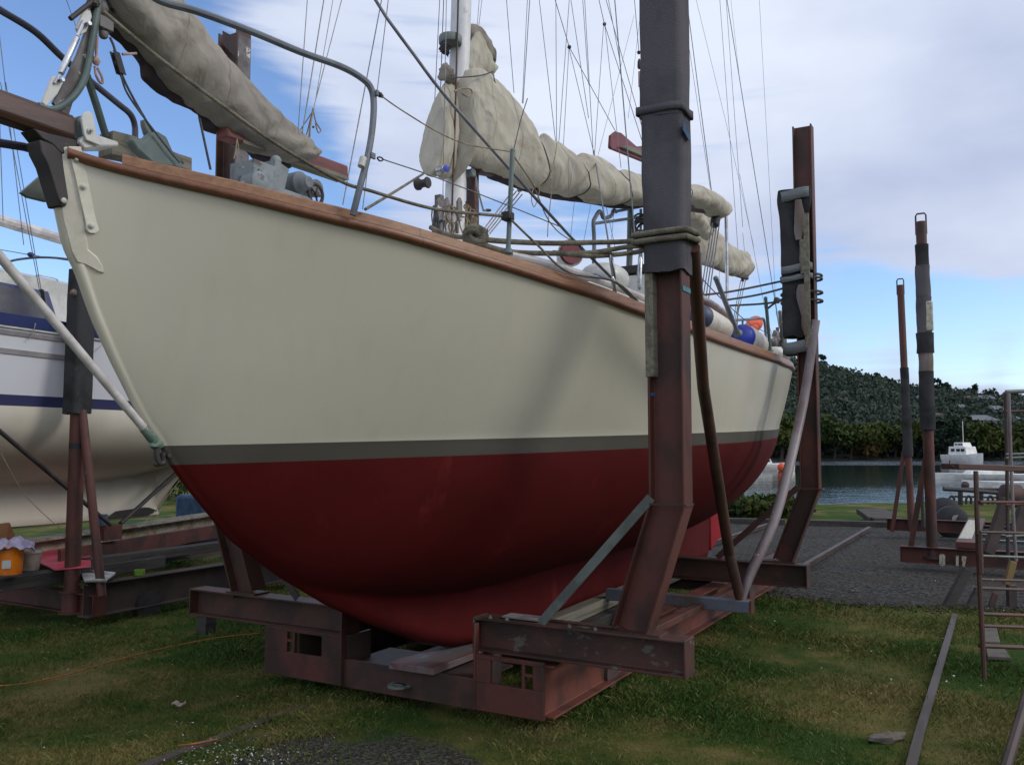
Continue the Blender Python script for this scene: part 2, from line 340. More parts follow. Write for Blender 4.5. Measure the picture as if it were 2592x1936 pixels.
def hull_paint():
    k = NT('cream topsides over red antifouling'); x, y, z = k.sep(k.coords())
    line = k.math('ADD', k.math('MULTIPLY', x, .0265), 1.772)
    h = k.math('SUBTRACT', z, line)
    st = k.math('GREATER_THAN', h, -.092); top = k.math('GREATER_THAN', h, 0.)
    n = k.noise(k.coords((.6, .6, 1.2)), 1.6, 5, .6)
    cream = k.mix(k.ramp(n, .35, .65), (.535, .502, .415, 1), (.51, .478, .392, 1))
    cream = k.mix(k.ramp(k.noise(k.coords((9, 9, .5)), 1.1, 5, .65), .52, .72, 0, .10), cream, (.30, .27, .20, 1))
    red = k.mix(k.ramp(k.noise(k.coords((.7, .7, .7)), 2.6, 4, .6), .35, .7), (.088, .0066, .0068, 1), (.066, .0054, .0054, 1))
    band = k.mix(k.ramp(n, .4, .6), srgb(84, 80, 73), srgb(76, 73, 66))
    red = k.mix(k.ramp(k.noise(k.coords((1, 1, 1)), 34, 4, .7), .35, .7, 0, .28), red, (.05, .006, .007, 1)); red = k.mix(k.ramp(k.noise(k.coords((1, 1, .3), loc=(2, 2, 2)), 3.1, 6, .7), .60, .74, 0, .35), red, (.24, .035, .025, 1))
    col = k.mix(top, k.mix(st, red, band), cream)
    k.bump(k.noise(k.coords((1, 1, 1)), 1.7, 3, .5), .05, .04)
    k.l.new(k.ramp(k.math('ADD', top, 0.), 0, 1, .12, .5), k.b.inputs['Specular IOR Level']); return k.fin(col, k.ramp(k.math('ADD', top, 0.), 0, 1, .75, .24), 0)
M['hull'] = hull_paint()
def antifoul():
    k = NT('red antifouling'); col = k.mix(k.ramp(k.noise(k.coords(), 2.5, 4, .6), .35, .7), (.26, .016, .022, 1), (.20, .014, .018, 1))
    return k.fin(col, .75, 0, .15)
M['antifoul'] = antifoul()
M['hull_cream'] = worn('cream hull enamel', (.55, .515, .43, 1), (.52, .49, .405, 1), None, 2, rough=.3, bump=.02)
M['strap_cream'] = worn('cream painted bronze strap', srgb(214, 210, 194), srgb(204, 199, 182), None, 5, rough=.35, bump=.05)
def left_hull():
    k = NT('white yacht hull paint'); x, y, z = k.sep(k.coords())
    a = k.math('GREATER_THAN', z, 2.085); b = k.math('LESS_THAN', z, 2.19)
    band = k.math('MULTIPLY', a, b)
    n = k.noise(k.coords((.8, .8, .5)), 1.5, 5, .6)
    low = k.mix(k.ramp(n, .4, .62), srgb(222, 216, 202), srgb(208, 202, 188))
    col = k.mix(a, low, srgb(206, 207, 214)); col = k.mix(band, col, srgb(52, 54, 92))
    k.bump(n, .08, .02)
    return k.fin(col, .4)
M['left_hull'] = left_hull()
def teak(name, a, b):
    k = NT(name); v = k.noise(k.coords((.9, 14, 14)), 3, 5, .6, .5); col = k.mix(k.ramp(v, .35, .65), a, b)
    f = k.noise(k.coords((2, 60, 60)), 3, 3, .6)
    # scarph joints
    x, y, z = k.sep(k.coords()); j = k.math('LESS_THAN', k.math('FRACT', k.math('ADD', k.math('MULTIPLY', x, .62), .13)), .004)
    col = k.mix(k.math('MULTIPLY', j, .6), col, (.03, .015, .008, 1)); k.bump(f, .25, .003)
    return k.fin(col, .42)
M['teak_light'] = teak('varnished teak toe rail', srgb(150, 108, 76), srgb(124, 86, 58))
M['teak_dark'] = teak('teak rubbing strake', srgb(124, 80, 57), srgb(102, 64, 45))
def canvas(name, a, b, stain):
    k = NT(name); v = k.noise(k.coords((1, 1, 1)), 2.2, 6, .6, .4)
    col = k.mix(k.ramp(v, .35, .65), a, b)
    col = k.mix(k.ramp(k.noise(k.coords((1, 1, 1.5), loc=(3, 1, 2)), 4, 6, .65), .56, .72, 0, .6), col, stain)
    h = k.math('ADD', k.noise(k.coords((2.2, 2.2, 1.0)), 2.6, 3, .5, 1.2), k.math('MULTIPLY', k.noise(k.coords(), 160, 2, .5), .04))
    wv = k.n.new('ShaderNodeTexWave'); wv.bands_direction = 'DIAGONAL'; wv.inputs['Scale'].default_value = 2.2; wv.inputs['Distortion'].default_value = 9; wv.inputs['Detail'].default_value = 2; wv.inputs['Detail Scale'].default_value = .8
    k.l.new(k.coords((1.2, 1.2, .7)), wv.inputs[0]); h = k.math('ADD', h, k.math('MULTIPLY', k.math('POWER', wv.outputs['Fac'], 3.0), .35))
    k.bump(h, .6, .05); return k.fin(col, .95, 0, .15)
M['canvas'] = canvas('weathered cream sail cover canvas', srgb(180, 175, 161), srgb(160, 154, 140), srgb(132, 110, 94))
M['canvas_grey'] = canvas('grey tan sail cover canvas', srgb(150, 144, 134), srgb(126, 120, 113), srgb(104, 90, 80))
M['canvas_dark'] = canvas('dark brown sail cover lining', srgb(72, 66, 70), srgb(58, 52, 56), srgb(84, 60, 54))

# ------------------------------------------------------------------ ground materials
def ground_mix(k, extra=0):
    co = k.coords((1, 1, 1)); 
    a = k.noise(co, .55, 4, .6, .5); b = k.noise(co, 2.6, 5, .65, .3)
    m = k.math('ADD', k.math('MULTIPLY', a, .65), k.math('MULTIPLY', b, .35))
    return co, m
def grass_colour(k):
    co, m = ground_mix(k)
    green = (.034, .080, .011, 1); olive = (.092, .112, .023, 1); straw = (.20, .162, .058, 1)
    col = k.mix(k.ramp(m, .44, .52), green, olive); col = k.mix(k.ramp(m, .51, .61), col, straw)
    return col
def ground_mat():
    k = NT('turf and thatch'); col = grass_colour(k)
    x, y, z = k.sep(k.coords()); dx = k.math('DIVIDE', k.math('ADD', x, .95), 1.0); dy = k.math('DIVIDE', k.math('SUBTRACT', y, 4.45), .85)
    dd = k.math('SQRT', k.math('ADD', k.math('MULTIPLY', dx, dx), k.math('MULTIPLY', dy, dy))); dd = k.math('ADD', dd, k.math('MULTIPLY', k.math('SUBTRACT', k.noise(k.coords(), 3.2, 6, .65), .5), 1.5))
    vo = k.n.new('ShaderNodeTexVoronoi'); vo.inputs['Scale'].default_value = 70; k.l.new(k.coords(), vo.inputs[0]); soil = k.mix(k.ramp(k.sep(vo.outputs['Color'])[0], .3, .9), (.035, .032, .028, 1), (.12, .115, .105, 1))
    col = k.mix(k.ramp(dd, .8, 1.1, 1, 0), col, soil)
    f = k.noise(k.coords(), 55, 5, .7); col = k.mix(k.ramp(f, .35, .65, 0, .55), col, (.018, .016, .009, 1))
    k.bump(f, .9, .02); return k.fin(col, 1, 0, .1)
M['ground'] = ground_mat()
def blade_mat():
    k = NT('grass blades'); col = grass_colour(k)
    g = k.n.new('ShaderNodeNewGeometry'); r = g.outputs['Random Per Island']
    col = k.mix(k.ramp(r, 0, 1, .0, .45), col, (.036, .070, .012, 1))
    col = k.mix(k.ramp(r, .86, .97, 0, .75), col, (.22, .175, .075, 1))
    return k.fin(col, .75, 0, .2)
M['blade'] = blade_mat()
def gravel_mat(name, a, b, c, sc=38):
    k = NT(name); co = k.coords(); v = k.n.new('ShaderNodeTexVoronoi'); v.inputs['Scale'].default_value = sc; k.l.new(co, v.inputs[0])
    col = k.mix(k.ramp(k.sep(v.outputs['Color'])[0], .2, .8), a, b)
    col = k.mix(k.ramp(k.noise(co, 1.1, 5, .6), .42, .62, 0, .6), col, c)
    k.bump(v.outputs['Distance'], .8, .02); return k.fin(col, .95, 0, .15)
M['gravel'] = gravel_mat('dark blue metal gravel', (.014, .014, .014, 1), (.074, .072, .068, 1), (.044, .036, .027, 1), 30)
M['dirt'] = gravel_mat('bare grey dirt', (.060, .056, .050, 1), (.13, .125, .115, 1), (.05, .046, .038, 1), 60)
def water_mat():
    k = NT('river water'); co = k.coords((1, 1, 1)); h = k.math('ADD', k.noise(co, 1.3, 4, .6), k.math('MULTIPLY', k.noise(k.coords((.35, .35, 1)), .6, 3, .5), .8))
    x, y, z = k.sep(k.coords())
    yy = k.math('ADD', y, k.math('MULTIPLY', k.noise(k.coords((.02, .12, 1)), 1.0, 3, .5), 30)); st = k.math('ADD', k.ramp(yy, 115, 140, .06, .55), k.ramp(yy, 36, 70, .14, 0))
    b = k.bump(h, .32, .35); k.l.new(st, b.inputs['Strength']); return k.fin((.018, .028, .030, 1), .05, 0, .5)
M['water'] = water_mat()
def foliage(name, a, b, c):
    k = NT(name); g = k.n.new('ShaderNodeNewGeometry'); r = g.outputs['Random Per Island']
    col = k.mix(r, a, b); col = k.mix(k.ramp(k.noise(k.coords(), .25, 3, .6), .45, .65, 0, .7), col, c)
    m = k.fin(col, .85, 0, .1); return m
M['wood_far'] = foliage('distant bush foliage', (.040, .062, .046, 1), (.052, .074, .054, 1), (.060, .068, .052, 1))  # slight blue mixed into the leaf colour stands in for distance haze
M['tree_olive'] = foliage('yellow green foliage', (.046, .062, .015, 1), (.064, .078, .020, 1), (.038, .052, .018, 1))
M['tree_green'] = foliage('mid green foliage', (.030, .050, .016, 1), (.050, .072, .022, 1), (.026, .042, .016, 1))
M['tree_dark'] = foliage('dark bluish foliage', (.018, .032, .022, 1), (.028, .044, .030, 1), (.022, .034, .026, 1))
M['tree_rust'] = foliage('autumn foliage', (.08, .05, .02, 1), (.075, .062, .02, 1), (.06, .05, .018, 1))
M['bark'] = worn('bark', (.06, .048, .038, 1), (.04, .032, .026, 1), None, 5, rough=.95)
M['hill'] = worn('scrubby hillside', (.028, .036, .022, 1), (.040, .046, .026, 1), None, .05, rough=1, bs=.8, bump=.5, bd=.3)
M['roof_brown'] = worn('brown roof', (.11, .08, .07, 1), (.08, .06, .055, 1), None, 1, rough=.8)
M['roof_grey'] = worn('grey roof', (.13, .14, .16, 1), (.10, .11, .13, 1), None, 1, rough=.7)
M['wall_cream'] = worn('cream render', (.36, .34, .30, 1), (.3, .28, .25, 1), None, 1, rough=.8)
M['wall_brick'] = worn('pale brick', (.32, .25, .2, 1), (.26, .2, .17, 1), None, 1, rough=.8)

# ================================================================== SETTING
def interp(x, xs, ys): return float(np.interp(x, xs, ys))
SHX = [-200, -30, -6, -2, 2.5, 6.4, 13, 30, 200]; SHY = [60, 60, 42, 30, 23.8, 23.6, 26.0, 30, 50]
def shore(x): return interp(x, SHX, SHY)+.35*math.sin(x*.9)+.2*math.sin(x*2.3+1)
def raw_mesh(name, verts, faces, mat, smooth=False):
    me = bpy.data.meshes.new(name); v = np.asarray(verts, dtype=np.float32); f = np.asarray(faces, dtype=np.int32)
    n, k = f.shape
    me.vertices.add(len(v)); me.vertices.foreach_set('co', v.ravel()); me.loops.add(n*k); me.loops.foreach_set('vertex_index', f.ravel())
    me.polygons.add(n); me.polygons.foreach_set('loop_start', np.arange(0, n*k, k, dtype=np.int32)); me.polygons.foreach_set('loop_total', np.full(n, k, dtype=np.int32))
    me.update(calc_edges=True); me.validate()
    if smooth: me.polygons.foreach_set('use_smooth', [True]*n)
    me.materials.append(mat); o = bpy.data.objects.new(name, me); COL.objects.link(o); return o
def grid_obj(name, xs, ys, fz, mat, kind='structure'):
    X, Y = np.meshgrid(xs, ys); Zv = np.vectorize(fz)(X, Y); m, n = len(xs), len(ys)
    v = np.stack([X, Y, Zv], -1).reshape(-1, 3); i = np.arange(n-1)[:, None]*m+np.arange(m-1)[None, :]; i = i.ravel()
    o = raw_mesh(name, v, np.stack([i, i+1, i+m+1, i+m], 1), mat, True); tag(o, None, None, kind=kind); return o
def gz(x, y):
    d = shore(x)-y
    if d > 0: return 0
    return max(-1.6, d*.7)
grid_obj('ground', np.concatenate([np.linspace(-200, -30, 12), np.arange(-29, 31, .75), np.linspace(32, 200, 12)]), np.concatenate([np.linspace(-60, 2, 12), np.arange(2.5, 66, .5)]), gz, M['ground'])
w = MB(); w.grid([[Vector((x, y, -.6)) for x in (-1500, -300, 0, 300, 1500)] for y in (15, 100, 300, 2500)])
tag(w.build('water', M['water'], None, Vector((0, 0, 0)), rot=0, smooth=0), None, None, kind='structure')
CRX = [-400, -150, -60, 60, 100, 114, 131, 146, 160, 172, 188, 300, 700]; CRZ = [30, 26, 30, 32, 29, 26.0, 22.5, 19, 18, 16.5, 15.0, 12, 8]
def hz(x, Y):
    t = min(1, max(0, (Y-150)/170)); t = t*t*(3-2*t)*.8+t*.2
    return -.8+(interp(x*320/max(Y, 150), CRX, CRZ)+.8)*t+.8*math.sin(x*.05+Y*.03)*t
grid_obj('hill', np.linspace(-500, 800, 90), np.concatenate([np.linspace(148, 340, 40), np.linspace(380, 1500, 8)]), hz, M['hill'])

def ragged(poly, n, amp, seed):
    """densified outline with an uneven edge"""
    P = [Vector((x, y)) for x, y in poly]; out = []
    for i, p in enumerate(P):
        q = P[(i+1) % len(P)]; m = max(1, int((q-p).length/n))
        for k in range(m):
            r = p.lerp(q, k/m); s = mnoise.noise(Vector((r.x*.9, r.y*.9, seed)))*amp*2+mnoise.noise(Vector((r.x*4, r.y*4, seed)))*amp*.8
            t = mnoise.noise(Vector((r.x*.9+9, r.y*.9, seed+5)))*amp*2
            out.append((r.x+t, r.y+s))
    return out
GRAVEL = ragged([(-2.0, 14.0), (.6, 13.0), (2.2, 11.6), (2.75, 10.87), (3.05, 10.0), (3.6, 9.55), (4.5, 9.35), (5.5, 9.3), (9, 8.9), (20, 8.2), (20, 16.6), (10.5, 18.05), (7.9, 18.35), (4.76, 19.35), (1, 20.3), (-2, 21)], .25, .09, 1.3)
DIRT = ragged([(-1.9, 4.2), (-1.75, 4.9), (-1.6, 5.35), (-1.15, 5.55), (-.7, 5.45), (-.25, 5.2), (-.1, 5.0), (-.75, 4.85), (-1.0, 4.6), (-.8, 4.2)], .07, .09, 4.1)
def flat(name, poly, z, mat):
    me = bpy.data.meshes.new(name); bm = bmesh.new(); vs = [bm.verts.new((x, y, z)) for x, y in poly]
    f = bm.faces.new(vs); bmesh.ops.triangulate(bm, faces=[f]); bmesh.ops.recalc_face_normals(bm, faces=bm.faces)
    bm.to_mesh(me); bm.free(); me.materials.append(mat); o = bpy.data.objects.new(name, me); COL.objects.link(o)
    return tag(o, None, None, kind='structure')
flat('gravel', GRAVEL, .006, M['gravel'])
def inside(px, py, poly):
    x, y = np.asarray(px), np.asarray(py); c = np.zeros(x.shape, bool); n = len(poly)
    for i in range(n):
        x1, y1 = poly[i]; x2, y2 = poly[i-1]
        if y1 == y2: continue
        c ^= ((y1 > y) != (y2 > y)) & (x < (x2-x1)*(y-y1)/(y2-y1)+x1)
    return c

# ---- grass blades (nobody could count them)
def blades(n, y0, y1, hgt, wid, name):
    Y = y0*(y1/y0)**rng.random(n); X = (rng.random(n)*2-1)*.64*Y
    jx, jy = X+rng.normal(0, .035, n), Y+rng.normal(0, .035, n)
    keep = ~(inside(jx, jy, GRAVEL) & (rng.random(n) > .01)) 
    keep &= np.array([y < shore(x)-.1 for x, y in zip(X, Y)])
    pn = np.array([mnoise.noise(Vector((x*1.1, y*1.1, 3))) for x, y in zip(X, Y)])
    keep &= rng.random(n) < np.clip(.75+pn*1.3, .22, 1)
    dq = np.hypot((X+.95)/1.0, (Y-4.45)/.85)+np.array([mnoise.noise(Vector((x*3, y*3, 8))) for x, y in zip(X, Y)])*.5; keep &= (dq > .95) | (rng.random(n) < .10)
    X, Y, pn = X[keep], Y[keep], pn[keep]; n = len(X); s = np.sqrt(Y/4.5)
    h = hgt*(.35+.9*rng.random(n))*np.clip(1+.9*pn, .4, 1.7)*s; w_ = wid*(.6+.8*rng.random(n))*s
    a = rng.random(n)*2*np.pi; lean = rng.normal(0, .9, n)*h; b = rng.random(n)*2*np.pi
    tuft = rng.random(n) > .985; h = np.where(tuft, h*2.0, h)
    dx, dy = np.cos(a)*w_, np.sin(a)*w_; lx, ly = np.cos(b)*lean, np.sin(b)*lean
    z0 = np.full(n, -.004)
    v = np.stack([np.stack([X-dx, Y-dy, z0], 1), np.stack([X+dx, Y+dy, z0], 1), np.stack([X+dx*.5+lx*.45, Y+dy*.5+ly*.45, h*.62], 1), np.stack([X+lx, Y+ly, h], 1)], 1).reshape(-1, 3)
    i = np.arange(n)*4; f = np.concatenate([np.stack([i, i+1, i+2], 1), np.stack([i, i+2, i+3], 1)])
    o = raw_mesh(name, v, f, M['blade']); tag(o, 'patchy mown grass, green and straw coloured, covering the yard', 'grass', kind='stuff'); return o
blades(360000, 3.3, 13.5, .024, .0021, 'grass')

def pebbles(n, name):
    v, f = [], []; P = [Vector(p) for p in GRAVEL]; P = [p for p in P if 1.8 < p.x < 9 and p.y < 13]
    for i in range(n):
        c = P[int(rng.integers(len(P)))]; x, y = c.x+rng.normal(0, .16), c.y-abs(rng.normal(0, .17))+.10; sc = rng.uniform(.006, .02); k = len(v)
        d = rng.normal(size=(6, 3))*.22+np.array([(1, 0, 0), (-1, 0, 0), (0, 1, 0), (0, -1, 0), (0, 0, .6), (0, 0, -.6)])
        v += [(x+a[0]*sc, y+a[1]*sc, .008+a[2]*sc) for a in d]; f += [(k+a, k+b, k+c_) for a, b, c_ in ((0, 2, 4), (2, 1, 4), (1, 3, 4), (3, 0, 4), (2, 0, 5), (1, 2, 5), (3, 1, 5), (0, 3, 5))]
    o = raw_mesh(name, v, f, M['gravel']); tag(o, 'loose grey stones spilling from the gravel into the grass', 'gravel', kind='stuff')
pebbles(2600, 'loose_gravel')
def leaves(centers, radii, per, size, squash=.8):
    vs = []; C = np.asarray(centers); R = np.asarray(radii)
    idx = np.repeat(np.arange(len(C)), per); n = len(idx)
    d = rng.normal(size=(n, 3)); d /= np.linalg.norm(d, axis=1)[:, None]; r = rng.random(n)**.45
    P = C[idx]+d*(R[idx]*r)[:, None]*np.array([1, 1, squash])
    a = rng.normal(size=(n, 3)); a /= np.linalg.norm(a, axis=1)[:, None]; b = np.cross(a, rng.normal(size=(n, 3))); b /= np.linalg.norm(b, axis=1)[:, None]
    s = (size*(.5+rng.random(n)))[:, None]
    v = np.stack([P-a*s, P+b*s*.6, P+a*s, P-b*s*.6], 1).reshape(-1, 3)
    i = np.arange(n)*4; return v, np.stack([i, i+1, i+2, i+3], 1)
def part_raw(name, v, f, mat, parent):
    Mi = np.array(ROOT[parent.name].inverted()); v = np.asarray(v) @ Mi[:3, :3].T+Mi[:3, 3]
    o = raw_mesh(name, v, f, mat); o.parent = parent; ROOT[o.name] = ROOT[parent.name]; return o
def tree(name, base, h, wdt, mat, label, group, cat='tree', seed=0, nb=14, per=60, leaf=.35):
    random.seed(seed); r = root(name, base, label, cat, group, rot=0)
    t = MB(); top = base+Vector((random.uniform(-.06, .06)*h, 0, h*.75)); t.tube([base-EZ*.3, base.lerp(top, .5)+Vector((.03*h, 0, 0)), top], [h*.035, h*.026, h*.008], 7, 3)
    cs, rs = [], []
    for i in range(nb):
        a = i*2.4+random.random(); k = random.uniform(.3, 1)
        c = base+Vector((math.cos(a)*wdt*.5*k*random.uniform(.5, 1), math.sin(a)*wdt*.5*k, h*(.38+.55*random.random()*(1.1-.45*k))))
        cs.append(c); rs.append(wdt*random.uniform(.12, .24))
        t.tube([base.lerp(top, random.uniform(.25, .8)), c], [h*.012, h*.003], 5)
    t.build('trunk', M['bark'], r); v, f = leaves(cs, rs, per, leaf); part_raw('crown', v, f, mat, r); return r
# far shore: a row of trees one can tell apart, below the wood
shore_trees = [(1975, 8.5, 9, 'tree_olive', 'yellow green bushy tree on the far bank, just past the yacht stern'), (2020, 7.5, 8, 'tree_olive', 'olive tree on the far bank, behind the aft port cradle post'),
 (2062, 8, 9, 'tree_green', 'mid green round tree on the far bank, right of the aft cradle post'), (2108, 6.5, 9, 'tree_green', 'low spreading green tree on the far bank'),
 (2150, 7.5, 9, 'tree_olive', 'yellowish green tree on the far bank beside a rust coloured bush'), (2183, 3.4, 6, 'tree_rust', 'rust coloured bush at the far waterline'),
 (2216, 6.5, 9, 'tree_olive', 'olive green tree on the far bank left of the bare pipe post'), (2262, 7, 9, 'tree_green', 'green tree on the far bank left of the shorter wrapped post'),
 (2322, 7, 8, 'tree_olive', 'olive tree on the far bank between the two wrapped posts'), (2392, 8, 9, 'tree_dark', 'dark tree on the far bank left of the white launch'),
 (2436, 7.5, 9, 'tree_green', 'green tree on the far bank right behind the white launch'), (2480, 6.5, 8, 'tree_olive', 'olive tree on the far bank right of the white launch'),
 (2530, 7, 9, 'tree_olive', 'yellow green tree on the far bank behind the left ladder rail'), (2585, 7, 9, 'tree_green', 'green tree on the far bank at the right edge of the view')]
for i, (px, h, wd, mt, lb) in enumerate(shore_trees):
    Y = 154+((i*37) % 9)*.7; x = (px-1296)/F*Y
    tree('bush' if h < 4 else 'shore_tree', Vector((x, Y, hz(x, Y))), h, wd, M[mt], lb, 'trees along the far bank', 'bush' if h < 4 else 'tree', seed=20+i, nb=17, per=90, leaf=.42)
# houses on the hill
houses = [(2340, 1003, 1.0, 'wall_cream', 'roof_grey', 'small pale house high on the hill right of the tall wrapped post'), (2412, 1085, 1.0, 'wall_cream', 'roof_grey', 'white house among trees low on the hill above the launch'),
 (2452, 1004, .9, 'wall_brick', 'roof_brown', 'brown roofed house near the hill crest'), (2490, 1008, 1.1, 'wall_cream', 'roof_grey', 'long grey roofed house on the hill crest left of the ladder'),
 (2478, 1062, 1.5, 'wall_cream', 'roof_grey', 'long white house halfway up the hill with a pale flat roof'), (2516, 1032, 1.1, 'wall_brick', 'roof_grey', 'pale brick house above the long white house'),
 (2580, 1088, 1.2, 'wall_cream', 'roof_brown', 'cream house at the right edge halfway down the hill'), (2532, 1012, 1.0, 'wall_brick', 'roof_brown', 'brown roofed house on the crest beside the ladder rail'),
 (2575, 1020, .9, 'wall_cream', 'roof_grey', 'pale house on the crest right of the ladder'), (2130, 1003, .8, 'wall_brick', 'roof_brown', 'brick house half hidden near the crest right of the aft cradle post'), (2208, 1085, .6, 'wall_cream', 'roof_grey', 'tiny white gable low on the wooded hill'),
 (2362, 1040, .8, 'wall_cream', 'roof_brown', 'small cream house in the trees right of the tall wrapped post'), (2428, 1022, .8, 'wall_cream', 'roof_grey', 'white gabled house just under the crest trees'), (2500, 1082, .8, 'wall_brick', 'roof_brown', 'brick house below the long white house'),
 (2560, 1052, .9, 'wall_cream', 'roof_grey', 'grey roofed house right of the ladder halfway up the hill'), (2270, 1020, .6, 'wall_cream', 'roof_brown', 'small house on the slope between the two wrapped posts'), (2398, 1060, .6, 'wall_brick', 'roof_grey', 'small brick house above the white house low on the hill')]
HS = []
for px, py, sc, wm, rm, lb in houses:
    r_ = raydir(px, py); t = 150
    while t < 700:
        p = C0+r_*t
        if p.z < hz(p.x, p.y)+4.0: break
        t += 1
    p = C0+r_*t; HS.append((px, py, p.y)); c = Vector((p.x, p.y, p.z-2.2)); k = .72*sc*p.y/260
    r = root('hillside_house', c-EZ*4, lb, 'house', 'houses on the hill', rot=.15)
    ax, ay = Vector((math.cos(.15), math.sin(.15), 0)), Vector((-math.sin(.15), math.cos(.15), 0)); L_, D_, h_ = 7.5*k, 5*k, 2.3*k
    b = MB(); b.box(c-EZ*(3-h_/2), L_, D_, h_+6, ax, ay); b.build('wall', M[wm], r, smooth=0)
    rf = MB(); z = c+EZ*(h_); e = .5*k
    A = [z-ax*(L_/2+e)-ay*(D_/2+e), z+ax*(L_/2+e)-ay*(D_/2+e), z+ax*(L_/2+e)+ay*(D_/2+e), z-ax*(L_/2+e)+ay*(D_/2+e), z-ax*L_*.3+EZ*1.5*k, z+ax*L_*.3+EZ*1.5*k]
    rf.add(A, [(0, 1, 5, 4), (2, 3, 4, 5), (1, 2, 5), (3, 0, 4), (3, 2, 1, 0)]); rf.build('roof', M[rm], r, smooth=0)
    for q in (-.28, .05, .32):
        wn = MB(); wn.box(c+ax*L_*q-ay*(D_/2+.03)+EZ*h_*.55, 1.3*k, .06, 1.2*k, ax, ay); wn.build('window', M['dark_glass'], r, smooth=0)
# the wood on the hill
cs, rs = [], []
for i in range(2600):
    Y = 158+190*rng.random()**.9; px = rng.uniform(1820, 2800) if i % 8 else rng.uniform(-300, 1500); x = (px-1296)/F*Y; z = hz(x, Y)
    R_ = rng.uniform(2.2, 4.2)*(.8+.2*Y/200); bad = False
    ty = 1130-(z+R_*1.5-H)/Y*F; by = 1130-(z-H)/Y*F
    for hx, hy, hY in HS:
        if abs(px-hx) < 11 and Y < hY and ty < hy+5 and by > hy-14: bad = True
    if bad: continue
    cs.append((x, Y, z+R_*.55)); rs.append(R_)
v, f = leaves(cs, rs, 105, .50, .85); o = raw_mesh('woodland', v, f, M['wood_far']); tag(o, 'dark bush covering the far hill', 'woodland', kind='stuff')
crest = [(2085, 9, 5), (2110, 7, 5), (2230, 7.5, 6), (2380, 9.5, 7), (2400, 8, 5), (2462, 8, 6), (2500, 6, 8), (2565, 7, 6)]
for i, (px, h, wd) in enumerate(crest):
    Y = 322; x = (px-1296)/F*Y
    tree('crest_tree', Vector((x, Y, hz(x, Y)+1)), h, wd, M['tree_dark'], ['tall thin tree on the crest just right of the aft cradle post', 'second thin crest tree right of the aft cradle post', 'rounded tree on the crest left of the bare post', 'flat topped gum tree on the crest right of the tall wrapped post', 'smaller crest tree right of the flat topped gum', 'dark crest tree above the brown roofed house', 'wide flat crest tree left of the ladder rail', 'dark crest tree at the right edge'][i], 'trees on the crest', seed=60+i, nb=10, per=60, leaf=.5)
# near bank shrubs and left glimpse
for i, (x, y, h, wd, mt, lb) in enumerate([(5.2, 21.6, .45, 1.8, 'tree_green', 'low leafy shrub on the near bank beyond the rudder'), (6.3, 21.2, .38, 1.5, 'tree_olive', 'yellowish shrub on the near bank right of the rudder'), (7.1, 22.3, .3, 1.0, 'tree_green', 'small green shrub at the water edge behind the pale strut'),
        (-9.6, 27, 1.2, 2.6, 'tree_green', 'green bush seen under the yacht bow, beyond the left boat'), (-11.4, 29, 1.5, 3.0, 'tree_olive', 'pale green bush behind the left boat propeller')]):
    tree('shrub', Vector((x, y, 0)), h, wd, M[mt], lb, 'shrubs on the near bank', 'shrub', seed=90+i, nb=14, per=110, leaf=.075)
# timber edging at the far side of the gravel
for i in range(9):
    a = Vector((1.6+i*2.2, 0, 0)); f_ = lambda x: interp(x, [1.6, 4.76, 7.9, 10.5, 21.5], [20.2, 19.45, 18.45, 18.15, 16.6])
    p, q = Vector((a.x, f_(a.x), .05)), Vector((a.x+2.14, f_(a.x+2.14), .05)); b = MB(); b.bar(p, q, .16, .15)
    tag(b.build('timber_edging', M['timber_dark'], rot=0, bevel=.01), 'dark timber sleeper edging the far side of the gravel', 'timber', 'sleepers edging the gravel')
b = MB(); b.box(Vector((8.45, 20.3, .12)), .75, .5, .12, Vector((1, .2, 0)), Vector((-.2, 1, .35))); b.box(Vector((8.5, 20.0, .04)), .6, .3, .1, Vector((1, 0, 0)), Vector((0, 1, 0)))
tag(b.build('scrap_timber', M['timber_dark'], rot=0, bevel=.01), 'dark scrap timber lying on the bank beyond the gravel', 'timber')
# steel rails the cradles run on
def rail(name, P, lb, group='slipway rails', h=.07, m='dark_steel', ww=.065):
    b = MB()
    for p, q in zip(P, P[1:]): b.ibeam(p, q, EZ, h, ww, .016, .014)
    return tag(b.build(name, M[m], origin=P[0]), lb, 'rail', group)
rail('slipway_rail', [B(5.0, .96, .055), B(13.6, .98, .055)], 'rusty steel rail running from the main cradle over the gravel')
rail('slipway_rail', [B(4.6, -.98, .055), B(13.6, -.98, .055)], 'rail under the far side of the main cradle, seen past the rudder')
rail('slipway_rail', [B(-1.2, 2.97, .0), B(.4, 2.95, .004), B(1.5, 2.95, .008), B(3, 2.945, .0), B(4.6, 2.94, -.006)], 'grey steel rail sunk in the grass at the right', m='rail_steel', ww=.05)
rail('slipway_rail', [B(-3.2, -.55, -.008), B(-2.2, -.58, -.004), B(-.9, -.62, -.012)], 'half buried rail end in the grass before the main cradle', h=.05, m='dark_steel')

